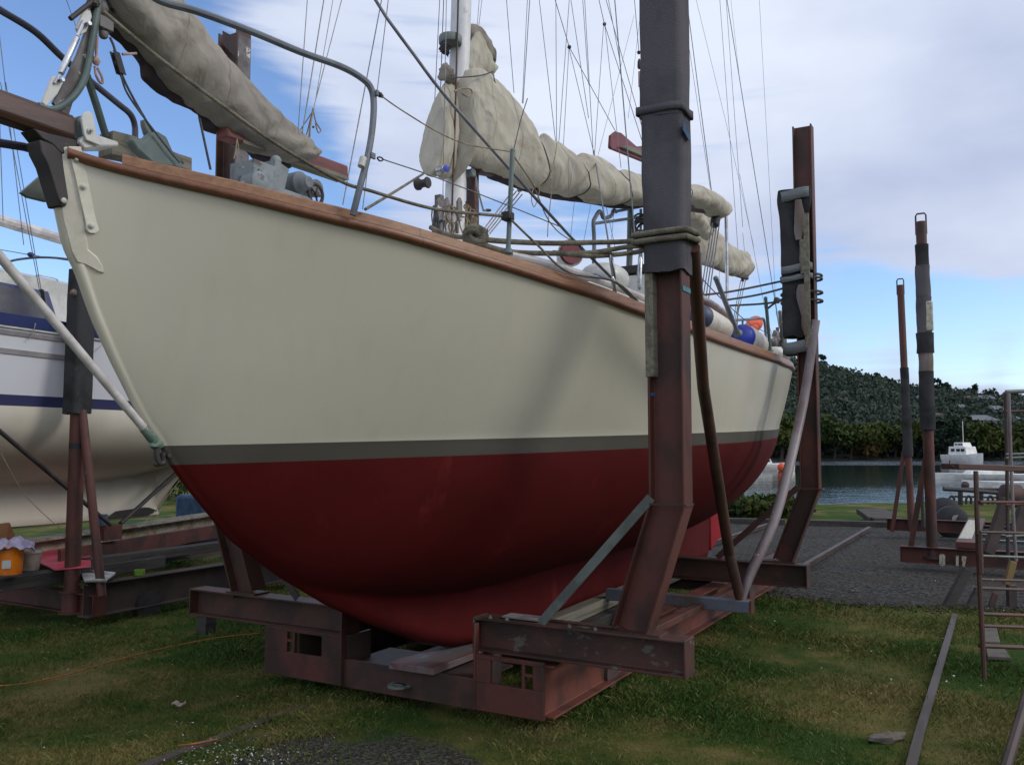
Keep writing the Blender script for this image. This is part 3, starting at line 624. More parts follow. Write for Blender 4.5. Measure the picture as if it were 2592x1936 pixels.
# ================================================================== MAIN YACHT
def table(xs, ys, sm=.18, lo=-3.2, hi=8.6, n=900):
    g = np.linspace(lo-1.5, hi+1.5, n); y = np.interp(g, xs, ys)
    y = np.where(g < xs[0], ys[0]+(g-xs[0])*(ys[1]-ys[0])/(xs[1]-xs[0]), y); y = np.where(g > xs[-1], ys[-1]+(g-xs[-1])*(ys[-1]-ys[-2])/(xs[-1]-xs[-2]), y)
    if sm:
        s = sm/(g[1]-g[0]); k = np.exp(-.5*(np.arange(-int(4*s), int(4*s)+1)/s)**2); k /= k.sum(); p = len(k)//2
        y = np.convolve(np.pad(y, p, mode='edge'), k, 'valid')
    return lambda u: float(np.interp(u, g, y))
ZS = table([-3.2, -3.082, -2.909, -2.723, -2.524, -2.297, -1.869, -1.497, -.945, -.02, .73, 1.935, 3.5, 5, 6.5, 8.0, 8.6], [2.955, 2.93, 2.893, 2.85, 2.82, 2.787, 2.742, 2.702, 2.640, 2.556, 2.512, 2.490, 2.52, 2.60, 2.71, 2.86, 2.93], .25)
WS_ = table([-3.2, -3.15, -3.0, -2.6, -2.0, -1.2, -.55, .5, 2, 3, 4, 5, 6, 7, 8, 8.6], [.02, .035, .12, .48, .85, 1.16, 1.36, 1.55, 1.62, 1.60, 1.50, 1.33, 1.10, .86, .65, .53], .10)
WW_ = table([-2.62, -2.6, -2.0, -1.2, -.5, .5, 2, 3, 4, 5, 6, 7, 8, 8.6], [.045, .06, .37, .78, 1.06, 1.34, 1.50, 1.46, 1.34, 1.15, .92, .68, .42, .25], .10)
ZB_raw = table([-3.20, -3.174, -3.139, -3.102, -3.046, -2.962, -2.864, -2.738, -2.66, -2.595, -2.539, -2.442, -2.299, -2.145, -1.815, -1.443, -1.021, -.53, -.2, .1, .4, 5.84, 5.9, 5.98, 6.5, 7.2, 7.8, 8.3, 8.6],
               [2.95, 2.795, 2.665, 2.533, 2.444, 2.253, 2.079, 1.878, 1.773, 1.709, 1.622, 1.51, 1.366, 1.216, .999, .794, .601, .41, .31, .275, .27, .27, .7, 1.12, 1.25, 1.42, 1.56, 1.72, 1.84], 0)
ZC = table([-2.2, -1.81, -1.513, -.959, -.168, 1.258, 3.417, 4.5, 5.3, 6, 6.5, 7.2, 7.8, 8.3, 8.6], [1.25, .985, .885, .765, .690, .70, .72, .80, .96, 1.13, 1.25, 1.42, 1.56, 1.72, 1.84], .15)
WK = table([-2, -1.2, -.6, 0, .6, 3.5, 5.2, 5.85, 6], [.03, .05, .08, .12, .145, .145, .09, .035, .03], .1)
def zwl(u): return 1.772+.0265*u
def sst(a, b, x): t = min(1, max(0, (x-a)/(b-a))); return t*t*(3-2*t)
def half(u, z):
    zs, zb = ZS(u), ZB_raw(u); ws, zw = max(WS_(u), .02), zwl(u); ww = max(WW_(u), .02)
    t = min(1, max(0, (z-zb)/max(zs-zb, 1e-4)))
    tw = (zw-zb)/max(zs-zb, 1e-4)
    e = .76
    A = ws*max(t, 1e-6)**e
    zc, wk = ZC(u), WK(u) if u < 6 else .02
    if z >= zw:
        q = (z-zw)/(zs-zw); Bv = ww+(ws-ww)*(q*1.25-.25*q*q)
    else:
        s = min(1, (zw-z)/(zw-zc)); p, qx = 1.75, .56
        Bv = ww*(1-s**p)**qx
        kk = .045 if u < 5.6 else .03; Bv = (Bv+wk+math.sqrt((Bv-wk)**2+kk*kk*min(1, s*2)))/2 if Bv < 4 else Bv
        if u >= 5.9: Bv = ww*(1-s**p)**qx+.015
        elif s < .25: Bv = Bv*(s/.25)+(ww*(1-s**p)**qx)*(1-s/.25)
    k = sst(-2.6, -.6, u); wv = A*(1-k)+Bv*k
    wv = max(wv, .030 if u > -3.15 else .022)
    r = .05 if u < -1.6 else .09
    d = min(1, max(0, (z-zb)/r)); return wv*math.sqrt(max(0, 1-(1-d)**2))*(1) if d < 1 else wv
yacht = root('sailing_yacht', B(0, 0, .27), 'long cream sailing yacht with red bottom and teak rail, propped up in the main cradle', 'sailing yacht')
ROOT[yacht.name] = ROOT[yacht.name]
# hull is authored with object z = world z so that the paint line is level with the ground frame
yacht.location.z = 0; ROOT[yacht.name] = Matrix.Translation(B(0, 0, 0)) @ Matrix.Rotation(THETA, 4, 'Z')
us = list(np.linspace(-3.2, -2.5, 40))+list(np.linspace(-2.47, -1.2, 36))+list(np.linspace(-1.15, 5.7, 110))+[5.78, 5.82, 5.845, 5.86, 5.88, 5.9, 5.92, 5.94, 5.96, 5.98, 6.02]+list(np.linspace(6.1, 8.6, 30))
NZ = 64; rows = []
def hullcol(u, sgn):
    zs, zb = ZS(u), ZB_raw(u); out = []
    for j in range(NZ+1):
        f = 1-(1-j/NZ)**1.0; f = j/NZ; f = f**1.35; z = zb+(zs-zb)*f; out.append(B(u, sgn*half(u, z), z))
    return out
for u in us:
    p, s_ = hullcol(u, 1), hullcol(u, -1); rows.append(s_[::-1]+p)
hb = MB(); hb.grid(rows)
# rounded transom
L_ = rows[-1]; c = sum(L_, Vector())/len(L_); r2 = [c+(p-c)*.8+EU*.07 for p in L_]; r3 = [c+(p-c)*.35+EU*.10 for p in L_]
hb.grid([L_, r2, r3]); hb.add(r3, [tuple(range(len(r3)))])
hull = hb.build('hull', M['hull'], yacht, smooth=60)
mm = hull.data; bm = bmesh.new(); bm.from_mesh(mm); bmesh.ops.remove_doubles(bm, verts=bm.verts, dist=.0004); bmesh.ops.recalc_face_normals(bm, faces=bm.faces); bm.to_mesh(mm); bm.free()
mm.polygons.foreach_set('use_smooth', [True]*len(mm.polygons)); mm.set_sharp_from_angle(angle=math.radians(60))
def nrm(u): d = (WS_(u+.02)-WS_(u-.02))/.04; n = Vector((-d, 1)); n.normalize(); return n
def railpt(u, sgn, o, h):
    n = nrm(u); w_ = max(WS_(u), .02)
    uu, vv = u+n.x*o, w_+n.y*o
    return B(uu, sgn*max(vv, .004), ZS(u)+h)
def strake(prof, u0, u1, name, mat, n=150):
    for sgn, sf in ((1, ''), (-1, '')):
        m = MB(); m.grid([[railpt(u, sgn, o, h) for o, h in prof] for u in np.linspace(u0, u1, n)], closed=True)
        k = len(prof); m.f += [tuple(range(k)), tuple(range((n-1)*k, n*k))]; m.build(name, mat, yacht, smooth=40, bevel=0)
strake([(0, -.030), (.014, -.029), (.026, -.02), (.030, -.007), (.026, .006), (.015, .013), (-.05, .013), (-.05, -.030)], -3.14, 8.58, 'rubbing_strake', M['teak_dark'])
strake([(.010, .0155), (.008, .054), (.0, .061), (-.04, .061), (-.05, .054), (-.05, .0155)], -2.96, 8.56, 'toe_rail', M['teak_light'])
m = MB(); m.grid([[B(u, k*max(WS_(u)-.05, .005), ZS(u)+.0+.05*(1-k*k)) for k in np.linspace(-1, 1, 9)] for u in np.linspace(-3.1, 8.56, 90)]); m.build('deck', M['white_paint'], yacht)
# rudder
rd = [(5.99, 1.16), (6.74, 1.24), (6.79, 1.0), (6.78, .72), (6.72, .54), (6.55, .46), (6.33, .45), (6.18, .40), (6.0, .33)]
m = MB(); m.prism([B(u, .028, z) for u, z in rd], -EV*.056); m.build('rudder', M['antifoul'], yacht, bevel=.02, smooth=40)

# ---- bow ironwork
def hp(u, z, o=0.0, sgn=1): return B(u, sgn*(half(u, z)+o), z)
def on_hull(px, py, off=0.0):
    """point of the port topside met by a sight line, lifted off by `off`"""
    lo = None
    for v in np.linspace(1.75, -.02, 240):
        P = atV(px, py, v); u, vv, z = uv(P)
        if -3.2 < u < 8.6 and ZB_raw(u) < z < ZS(u)+.1 and v <= half(min(max(u, -3.2), 8.6), min(z, ZS(u))): lo = v; break
        if u < -3.2: continue
    P = atV(px, py, (lo if lo is not None else 0)+off); return P
def strip_on_hull(pts, w, th, sm=6):
    P = catmull([on_hull(x, y, .002) for x, y in pts], sm); m = MB(); rows_ = []
    for i, p in enumerate(P):
        d = (P[min(i+1, len(P)-1)]-P[max(i-1, 0)]).normalized(); n = (EV*.95-EU*.3).normalized(); s = n.cross(d).normalized(); n = d.cross(s).normalized()
        if n.dot(EV) < 0: n = -n
        k = 1.0
        if i > len(P)-4: k = (1, .93, .72, .35)[i-len(P)+4]
        rows_.append([p-s*w*k/2-n*.01, p-s*w*k/2+n*th, p+s*w*k/2+n*th, p+s*w*k/2-n*.01])
    m.grid(rows_, True); k = len(rows_[0]); n = len(rows_); m.f += [tuple(range(k)), tuple(range((n-1)*k, n*k))]; return m, P
m, P = strip_on_hull([(188, 372), (193, 402), (205, 450), (218, 510), (230, 560), (234, 592)], .052, .010, 8)
ch = m.build('stem_strap', M['strap_cream'], yacht, bevel=.003)
b = MB()
for x, y in ((193, 404), (211, 473), (231, 572)): b.lathe(on_hull(x, y, .012), EV*.9-EU*.35, [(.013, 0), (.013, .004), (.008, .006), (.008, .013), (.003, .015)], 12)
b.build('strap_bolts', M['bolt_white'], ch)
m = MB(); m.prism([atV(x, y, .048) for x, y in ((100, 352), (128, 362), (156, 372), (163, 430), (174, 500), (168, 523), (153, 522), (140, 480), (122, 420), (104, 384))], -EV*.09)
cr = m.build('cranse_strap', M['black_iron'], yacht, bevel=.006)
b = MB(); b.lathe(atV(160, 508, .05), EV, [(.012, 0), (.012, .008), (.005, .012)], 10); b.build('strap_bolts', M['bolt_white'], cr)
# hawse cheek: raised pad on the stem
m = MB(); pad = [(150, 372), (172, 372), (200, 470), (214, 560), (224, 632), (246, 650), (260, 672), (264, 692), (250, 688), (232, 678), (214, 668), (196, 664), (180, 635), (160, 560), (146, 480), (140, 420)]
m.grid([[on_hull(x, y, o) for x, y in pad] for o in (-.01, .011)], True); m.f.append(tuple(range(len(pad), 2*len(pad)))); m.build('stem_cheek', M['hull_cream'], yacht, bevel=.005)
# bow platform, bowsprit
m = MB(); m.prism([atV(x, y, -.07) for x, y in ((150, 372), (160, 360), (205, 358), (250, 372), (252, 384), (205, 385), (165, 392))], EV*.14); m.build('stemhead', M['white_paint'], yacht, bevel=.008)
s0, s1 = atV(172, 330, 0), atV(-60, 250, 0); s1 = s0+(s1-s0).normalized()*1.7
m = MB(); d = (s1-s0).normalized(); yv = EV; zv = d.cross(yv).normalized()*-1
prof = [(-.055, -.035), (-.035, -.058), (.035, -.058), (.055, -.035), (.055, .035), (.035, .058), (-.035, .058), (-.055, .035)]
m.grid([[s0+d*t+yv*a+zv*b_ for a, b_ in prof] for t in (0, .03, .5, 1.0, 1.7)], True); m.f += [tuple(range(8)), tuple(range(32, 40))]
m.build('bowsprit', M['brown_wood'], yacht, bevel=.006)
m = MB(); p = atV(60, 372, -.12); m.tube([atV(-80, 350, -.12), p, atV(140, 395, -.05)], .018, 10); m.build('whisker_stay', M['purple_tube'], yacht)
m = MB(); m.prism([atV(x, y, -.05) for x, y in ((48, 335), (90, 348), (170, 366), (165, 400), (120, 400), (96, 376), (70, 362))], EV*.10); m.build('gammon_iron', M['black_iron'], yacht, bevel=.006)
m = MB(); m.lathe(atV(187, 322, -.045), EV, [(.024, 0), (.036, .006), (.036, .07), (.024, .076)], 18)
for t in (.75,): m.box(atV(187, 338, 0), .05, .075, .07)
m.build('anchor_roller', M['green_tube'], yacht, bevel=.004)
m = MB(); tp = [(202, 300), (206, 290), (214, 284), (224, 284), (231, 292), (238, 330), (249, 370), (214, 356), (208, 340)]
m.prism([atV(x, y, .075) for x, y in tp], EV*.014); ck = m.build('roller_cheek', M['white_paint'], yacht, bevel=.003)
m = MB(); m.lathe(atV(226, 332, .09), EV, [(.012, 0), (.012, .006), (.006, .007), (.006, .02), (.002, .022)], 12); m.build('bolt', M['bolt_white'], ck)
# stay fittings over the stem
def plate(name, pts, v, th, mat, par=yacht, bev=.003):
    q = MB(); q.prism([atV(x, y, v-th/2) for x, y in pts], EV*th); return q.build(name, M[mat], par, bevel=bev)
def tubev(name, pts, v, r, mat, par=yacht, seg=10, sm=6):
    q = MB(); vs = v if isinstance(v, (list, tuple)) else [v]*len(pts)
    q.tube([atV(x, y, k) for (x, y), k in zip(pts, vs)], r, seg, sm); return q.build(name, M[mat], par)
plate('stay_tang', [(152, 290), (128, 262), (160, 205), (190, 140), (212, 80), (222, 20), (236, -20), (262, -20), (252, 40), (236, 110), (212, 190), (178, 262), (166, 300)], 0, .02, 'mottled_post')
plate('stay_tang', [(100, 262), (128, 195), (140, 196), (154, 212), (140, 240), (112, 272)], .015, .018, 'white_paint')
plate('stay_tang', [(188, 74), (205, 30), (222, 28), (228, 46), (212, 84), (198, 92)], .012, .018, 'white_paint')
t_ = MB(); a, b_ = atV(152, 190, .03), atV(196, 92, .03); t_.lathe(a, b_-a, [(.003, 0), (.010, .004), (.013, .01), (.013, (b_-a).length-.01), (.010, (b_-a).length-.004), (.003, (b_-a).length)], 14)
t_.tube([atV(138, 212, .03), a], .006, 8); t_.tube([b_, atV(214, 52, .03)], .007, 8); t_.lathe(atV(142, 208, .0), EV, [(.008, 0), (.008, .05)], 10); t_.lathe(atV(210, 66, .0), EV, [(.009, 0), (.009, .05)], 10)
t_.build('turnbuckle', M['steel_shiny'], yacht)
tubev('hoop', [(96, 268), (128, 278), (158, 268), (190, 240), (214, 200), (226, 150), (238, 80), (250, 10), (256, -30)], .03, .0145, 'green_tube')
tubev('stay_strut', [(219, 190), (245, 270), (268, 345)], [-.03, -.05, -.1], .017, 'green_tube', sm=1)
tubev('boomkin_tube', [(178, 48), (250, -8), (300, -40)], .03, .011, 'black_iron')
q = MB(); q.box(atV(262, 62, 0), .07, .05, .055); q.ball(atV(250, 18, 0), .04, jit=.15); q.ball(atV(300, 15, 0), .045, .03, .03, jit=.15); q.lathe(atV(262, 82, 0), -EZ, [(.022, 0), (.02, .02), (.012, .03)], 12)
q.build('gooseneck', M['mottled_post'], yacht, bevel=.004)
q = MB(); q.ball(atV(238, 12, .02), .028, .03, .024, jit=.2); q.ball(atV(296, 20, .02), .03, .03, .03, jit=.2); q.build('tack_wrapping', M['black_iron'], yacht)
tubev('tack_line', [(246, 92), (244, 130), (245, 150)], .02, .0065, 'rope_pink')
q = MB(); q.ball(atV(243, 155, .02), .018, .014, .02, jit=.25, seg=12); q.tube([atV(x, y, .02) for x, y in ((240, 168), (243, 190), (252, 208), (259, 210), (258, 196), (246, 172))], .006, 8, 5); q.build('tack_knot', M['rope_pink'], yacht)
q = MB(); a = atV(290, 132, .05); b_ = atV(307, 190, .05)
for o in (-.012, .012): q.box((a+b_)/2+EV*o, .035, .006, (b_-a).length, EU, EV, (b_-a))
q.lathe((a+b_)/2-EV*.01, EV, [(.016, 0), (.016, .02)], 14); q.build('jib_block', M['rubber'], yacht, bevel=.006)
tubev('sheet', [(278, 95), (288, 118), (300, 160), (315, 205), (355, 280), (400, 350), (465, 414)], .05, .0055, 'rope_dark')
tubev('sheet', [(305, 190), (330, 250), (420, 370), (455, 412)], .15, .0045, 'rope_dark')
tubev('sheet', [(505, 300), (520, 370), (533, 430)], .1, .006, 'rope_dark')
tubev('lashing', [(345, 136), (310, 138)], .05, .006, 'rope_pink')
# breasthook timber wedge and wooden bow chock
plate('bow_chock', [(249, 372), (252, 340), (300, 352), (352, 372), (420, 398), (452, 408), (452, 445), (350, 425), (300, 410), (248, 400)], -.12, .10, 'timber_grey')
# pulpit
tubev('pulpit_rail', [(330, -55), (400, 0), (500, 30), (640, 82), (760, 132), (860, 168), (912, 196), (938, 222), (946, 262), (942, 330), (930, 400), (912, 470), (893, 545)], [.34, .42, .5, .6, .68, .75, .79, .81, .82, .83, .84, .83, .80], .0165, 'grey_tube')
tubev('pulpit_rail', [(-30, 5), (0, 26), (90, 82), (160, 148), (240, 215), (300, 264), (330, 290), (341, 318), (342, 352)], [-.34, -.36, -.42, -.48, -.54, -.6, -.62, -.64, -.64], .0165, 'purple_tube')
q = MB(); q.box(atV(955, 236, .84), .02, .012, .03); q.box(atV(944, 395, .86), .03, .012, .03); q.build('rail_eyes', M['grey_tube'], yacht, bevel=.003)
q = MB(); q.lathe(atV(920, 400, .845), atV(906, 450, .845)-atV(925, 380, .845), [(.0172, 0), (.0172, .05)], 12); q.build('bare_patch', M['bolt_white'], yacht)
# windlass
q = MB()
q.box(atV(640, 448, .15), .15, .17, .12); q.box(atV(682, 452, .16), .10, .15, .14, (EU-EZ*.25).normalized(), EV, (EZ+EU*.25).normalized()); q.lathe(atV(718, 474, .06), EV, [(.05, 0), (.066, .02), (.066, .13), (.045, .15), (.03, .19)], 20)
q.lathe(atV(745, 488, .05), EV, [(.04, 0), (.05, .02), (.035, .06), (.035, .12), (.05, .15), (.05, .17)], 18); q.lathe(atV(625, 470, .15), EV, [(.05, 0), (.06, .02), (.06, .10), (.03, .12)], 18); q.box(atV(690, 496, .14), .34, .22, .03)
q.ball(atV(698, 408, .15), .030, .030, .03); q.tube([atV(698, 412, .15), atV(690, 435, .15)], .016, 10); q.tube([atV(655, 425, .2), atV(710, 440, .2)], .012, 8); q.lathe(atV(668, 446, .24), EV, [(.03, 0), (.03, .015), (.012, .02)], 14)
for kx, ky in ((612, 425), (655, 430), (612, 462), (655, 470)): q.lathe(atV(kx, ky, .235), EV, [(.007, 0), (.007, .01)], 8)
wl = q.build('windlass', M['galv'], yacht, bevel=.012)
q = MB(); c = atV(799, 492, .22); ring = [c+(EU*math.cos(t)+EZ*math.sin(t))*.055 for t in np.linspace(0, 2*math.pi, 25)]; q.tube(ring, .010, 8)
for k in range(5): q.tube([c, c+(EU*math.cos(k*1.257)+EZ*math.sin(k*1.257))*.055], .006, 6)
q.lathe(c-EV*.015, EV, [(.014, 0), (.014, .03)], 10); q.build('handwheel', M['dark_steel'], wl)
q = MB(); q.box(atV(762, 465, .18), .05, .03, .10, EU+EZ*.5, EV, EZ-EU*.5); q.tube([atV(760, 440, .18), atV(795, 480, .18)], .006, 8); q.ball(atV(756, 452, .18), .014); q.build('sheet_block', M['brown_wood'], yacht)

# ---- cloth: a bundle lofted between an upper and a lower line
def cloth(name, st, th, mat, par, seed=0, amp=.02, nx=110, nt=30, folds=9, slant=1.6, belly=.62, pinch=(), seams=()):
    """st: (x_top, y_top, x_bottom, y_bottom, v)"""
    T = catmull([atV(a, b, e) for a, b, c, d, e in st], 12); Bm = catmull([atV(c, d, e) for a, b, c, d, e in st], 12); n = len(T); q = MB(); R = []
    for i in range(nx+1):
        s = i/nx*(n-1); k = min(int(s), n-2); f = s-k; t = T[k].lerp(T[k+1], f); b = Bm[k].lerp(Bm[k+1], f); row = []
        endk = min(1, min(i, nx-i)/3+.25); pk = 1
        for pp, pw in pinch: pk *= 1-pw*math.exp(-((i/nx-pp)/.018)**2)
        t2 = b+(t-b)*(1-(1-pk)*.45); b = b+(t-b)*((1-pk)*.25); t = t2
        for j in range(nt):
            a = 2*math.pi*j/nt; w = (1-math.cos(a))/2      # 0 top .. 1 bottom
            wide = math.sin(a)*(math.sin(math.pi*min(1, max(0, w))**belly))*1.0
            p = t.lerp(b, w)
            side = math.sin(a)*th*endk*(.5+.7*w)*(.55+.45*pk)
            nz = mnoise.noise(Vector((i*.10+seed, w*2.2, seed*3.1+(5 if a > math.pi else 0))))
            fl = math.sin(i/nx*folds*6.28+w*slant*6.28+nz*4+seed)*.5+.5
            fl2 = math.sin(i/nx*folds*2.3*6.28-w*3+nz*6)
            disp = amp*(fl*1.3-.5+.35*fl2+nz*1.2)*endk*math.sin(math.pi*min(1, w*1.0+.0)) if 0 < w < 1 else 0
            edge = (amp*.7*mnoise.noise(Vector((i*.22, seed+w*2, 1)))) if w > .9 or w < .08 else 0
            row.append(p+EV*(side+disp*(1 if a < math.pi else -1))+(b-t).normalized()*edge*1.3)
        R.append(row)
    q.grid(R, True); q.f += [tuple(range(nt)), tuple(range(nx*nt, (nx+1)*nt))]
    ob = q.build(name, M[mat], par, smooth=75)
    for pp, pw in pinch:
        row = R[int(pp*nx)]; c = sum(row, Vector())/len(row); q2 = MB(); q2.tube([c+(p-c)*1.0+(p-c).normalized()*.003 for p in row+row[:2]], .005, 6); q2.build('lacing', M['rope_dark'], ob)
    for sp in seams:
        row = R[int(sp*nx)]; row = row[1:nt//2]; q2 = MB(); q2.tube([p+EV*.001 for p in row], .0022, 5); q2.build('seam', M[mat], ob)
    return ob
jib = cloth('staysail_cover', [(150, -240, 235, -40, 0), (260, -130, 300, 60, 0), (400, -55, 385, 150, 0), (475, 20, 430, 215, 0), (530, 95, 500, 270, 0), (600, 175, 560, 318, 0), (665, 245, 620, 358, 0), (725, 305, 680, 392, 0), (768, 345, 730, 410, 0), (783, 385, 770, 414, 0)], .13, 'canvas_grey', yacht, 1, .020, folds=5, seams=(.3, .5, .72, .86))
cloth('staysail_cover_lining', [(220, -40, 262, 52, -.08), (300, 30, 290, 95, -.08), (400, 120, 352, 150, -.08), (450, 180, 368, 205, -.08), (500, 240, 440, 256, -.08), (570, 300, 500, 282, -.08), (590, 310, 520, 330, -.08), (650, 350, 600, 350, -.08), (720, 395, 650, 405, -.08), (765, 405, 730, 428, -.08)], .05, 'canvas_dark', yacht, 4, .012, folds=6)
q = MB(); q.bar(atV(560, 330, -.02), atV(868, 440, -.02), .09, .085); q.build('staysail_boom', M['cabin_wood'], yacht, bevel=.012)
q = MB(); q.bar(atV(600, 362, -.02), atV(868, 455, -.02), .095, .02); q.build('boom_underside', M['timber_grey'], yacht)
tubev('cover_tie', [(600, 352), (597, 380), (592, 402)], .05, .003, 'rope_tan'); tubev('cover_tie', [(600, 352), (604, 378), (598, 398)], .05, .003, 'rope_tan')
q = MB(); q.ball(atV(790, 385, .0), .02, .02, .03); q.box(atV(793, 262+60, 0), .01, .01, .01); q.build('boom_end_knob', M['brown_wood'], yacht)
tubev('lacing', [(793, 275), (785, 320), (782, 372)], .02, .006, 'rope_tan'); tubev('lacing', [(790, 285), (760, 330)], .02, .003, 'rope_dark'); tubev('lacing', [(793, 280), (800, 310), (812, 330), (805, 335), (798, 312)], .02, .004, 'rope_tan'); tubev('lacing', [(790, 285), (775, 345)], .02, .003, 'rope_dark')

# ---- mast
mt = MB(); mt.tube([atV(1148, 620, 0), atV(1156, 400, 0), atV(1168, 0, 0), atV(1182, -420, 0)], .076, 20, 1)
mast = mt.build('mast', M['mast_white'], yacht)
tubev('mast_track', [(1143, 560), (1152, 300), (1160, 0), (1172, -400)], .085, .007, 'brown_steel', mast, sm=1)
for x0, y0 in ((1140, 103),):
    q = MB(); c = atV(1140, 103, 0); q.lathe(c-EZ*.03+EV*0, EZ, [(.082, 0), (.086, .01), (.086, .05), (.082, .06)], 20); q.build('mast_band', M['grey_steel'], mast)
q = MB(); c = atV(1110, 430, .09); ax = (atV(1135, 434, .09)-c).normalized(); ax = (ax*.4-EV*.9).normalized()
q.lathe(c+EV*.06, ax, [(.022, 0), (.026, .004), (.024, .02), (.020, .035), (.020, .055), (.026, .07), (.03, .09)], 20); wn = q.build('winch', M['steel_shiny'], mast)
q = MB(); q.lathe(c+EV*.064, -ax, [(.026, 0), (.026, .004), (.012, .006)], 20); q.build('winch_cap', M['blue_cap'], wn)
q = MB(); q.lathe(atV(1085, 462, .1), -EV, [(.035, 0), (.04, .01), (.028, .03), (.028, .06), (.042, .08), (.04, .1)], 18); q.build('winch', M['black_iron'], mast)
q = MB(); q.lathe(atV(1200, 436, .12), -EV, [(.028, 0), (.034, .008), (.026, .03), (.03, .06)], 18); q.build('winch', M['galv'], mast)
q = MB(); q.box(atV(1196, 490, .03), .06, .08, .36); q.build('winch_pad', M['brown_wood'], mast, bevel=.006)
q = MB(); q.tube([atV(1204, 445, .15), atV(1212, 490, .15), atV(1224, 535, .15)], .007, 8, 3); q.tube([atV(1224, 533, .15), atV(1232, 534, .15)], .009, 8); q.build('winch_handle', M['steel_shiny'], mast)
q = MB(); q.lathe(atV(1228, 533, .15), atV(1258, 532, .15)-atV(1228, 533, .15), [(.006, 0), (.011, .01), (.012, .04), (.010, .075), (.005, .083)], 12); q.build('handle_grip', M['rubber'], mast)
q = MB()
for x in (1108, 1118, 1128, 1160): q.prism([atV(x-5, 560, .12), atV(x-6, 510, .12), atV(x, 500, .12), atV(x+5, 512, .12), atV(x+5, 560, .12)], EV*.02)
for x in (1157,): q.box(atV(x, 575, .15), .02, .02, .09)
q.box(atV(1112, 545, .1), .05, .05, .28); q.build('fife_rail', M['mottled_post'], yacht, bevel=.004)
random.seed(5)
q = MB()
for k in range(26):
    x, y, v = random.uniform(1120, 1205), random.uniform(520, 575), random.uniform(.02, .16); r_ = random.uniform(.02, .05)
    pts = [atV(x, y, v)+Vector((math.cos(t)*r_*.5, 0, math.sin(t)*r_*1.3-r_*.6))+EV*.01*math.sin(t*2) for t in np.linspace(0, 6.28, 13)]; q.tube(pts, .0055, 7)
q.build('halyard_coils', M['rope_tan'], yacht)
q = MB()
for k in range(14):
    x, y, v = random.uniform(1098, 1118), random.uniform(520, 575), random.uniform(.02, .16); r_ = random.uniform(.02, .05)
    q.tube([atV(x, y, v)+Vector((math.cos(t)*r_*.4, 0, math.sin(t)*r_*1.5-r_*.6)) for t in np.linspace(0, 6.28, 11)], .005, 7)
q.build('halyard_coils', M['rope_dark'], yacht)
# mainsail under its cover
main = cloth('mainsail_cover', [(1160, 205, 1150, 462, .05), (1200, 170, 1175, 420, .1), (1248, 195, 1225, 432, .15), (1290, 238, 1290, 455, .2), (1340, 305, 1345, 482, .28), (1395, 352, 1405, 490, .36), (1450, 378, 1465, 505, .44), (1520, 400, 1540, 520, .52), (1590, 432, 1600, 522, .58), (1650, 452, 1655, 520, .62), (1740, 462, 1738, 518, .66), (1800, 484, 1792, 538, .7), (1845, 520, 1822, 556, .7)], .15, 'canvas', yacht, 2, .018, nx=170, folds=9, slant=1.2, pinch=((.36, .42), (.50, .38), (.63, .3), (.82, .35)), seams=(.14, .24, .43, .57))
cloth('boom_lining', [(1225, 430, 1235, 448, .12), (1300, 458, 1310, 475, .16), (1390, 488, 1400, 502, .3), (1480, 496, 1490, 515, .4), (1560, 512, 1570, 528, .5), (1640, 512, 1645, 524, .55)], .05, 'canvas_dark', yacht, 9, .01, nx=70, folds=8)
q = MB(); q.tube([atV(1205, 425, .1), atV(1640, 508, .55), atV(1815, 535, .68)], .05, 14, 1); q.build('main_boom', M['brown_wood'], yacht)
cloth('mast_boot', [(1100, 275, 1080, 425, -.02), (1114, 232, 1088, 446, .0), (1132, 205, 1108, 448, .0), (1150, 200, 1140, 455, .0)], .10, 'canvas', yacht, 6, .02, nx=30, folds=2)
cloth('sail_head', [(1160, 190, 1165, 215, 0.03), (1185, 120, 1180, 240, .03), (1210, 80, 1210, 215, .03), (1232, 120, 1225, 205, .03), (1248, 170, 1240, 195, .03)], .07, 'canvas', yacht, 11, .018, nx=50, folds=3)
cloth('sail_head', [(1180, 62, 1195, 130, -.02), (1205, 62, 1215, 150, -.02), (1225, 78, 1236, 150, -.02), (1232, 100, 1252, 165, -.02)], .05, 'canvas_grey', yacht, 13, .012, nx=30, folds=2)
cloth('sail_head', [(1118, 165, 1115, 200, .0), (1132, 160, 1135, 210, .02), (1150, 195, 1150, 215, .02)], .04, 'canvas_grey', yacht, 17, .02, nx=20, folds=2)
cloth('sail_head', [(1120, 108, 1118, 128, .0), (1132, 104, 1134, 145, .02)], .03, 'canvas_dark', yacht, 19, .02, nx=14, folds=2)
tubev('cover_lashing', [(1130, 198), (1170, 196), (1215, 192), (1248, 182)], .20, .005, 'rope_dark')
tubev('cover_lashing', [(1250, 190), (1252, 205), (1262, 225)], .20, .004, 'rope_dark')
q = MB(); q.tube([atV(x, y, .2) for x, y in ((1150, 232), (1170, 224), (1190, 226), (1195, 238), (1182, 244), (1170, 238))], .006, 8, 5); q.build('boltrope', M['rope_tan'], yacht)
for p_ in ([(1335, 250), (1318, 305), (1298, 390)], [(1410, 362), (1404, 400), (1392, 455)], [(1392, 440), (1396, 480), (1388, 560), (1386, 600)], [(1355, 460), (1345, 500), (1352, 524), (1362, 500), (1368, 462)]): tubev('reef_tie', p_, .48, .0035, 'rope_tan' if p_[0][0] != 1335 else 'rope_dark')
q = MB(); q.box(atV(1318, 470, .12), .10, .04, .08, EU+EZ*.7, EV, EZ-EU*.7); q.build('kicker_block', M['galv'], yacht, bevel=.01)
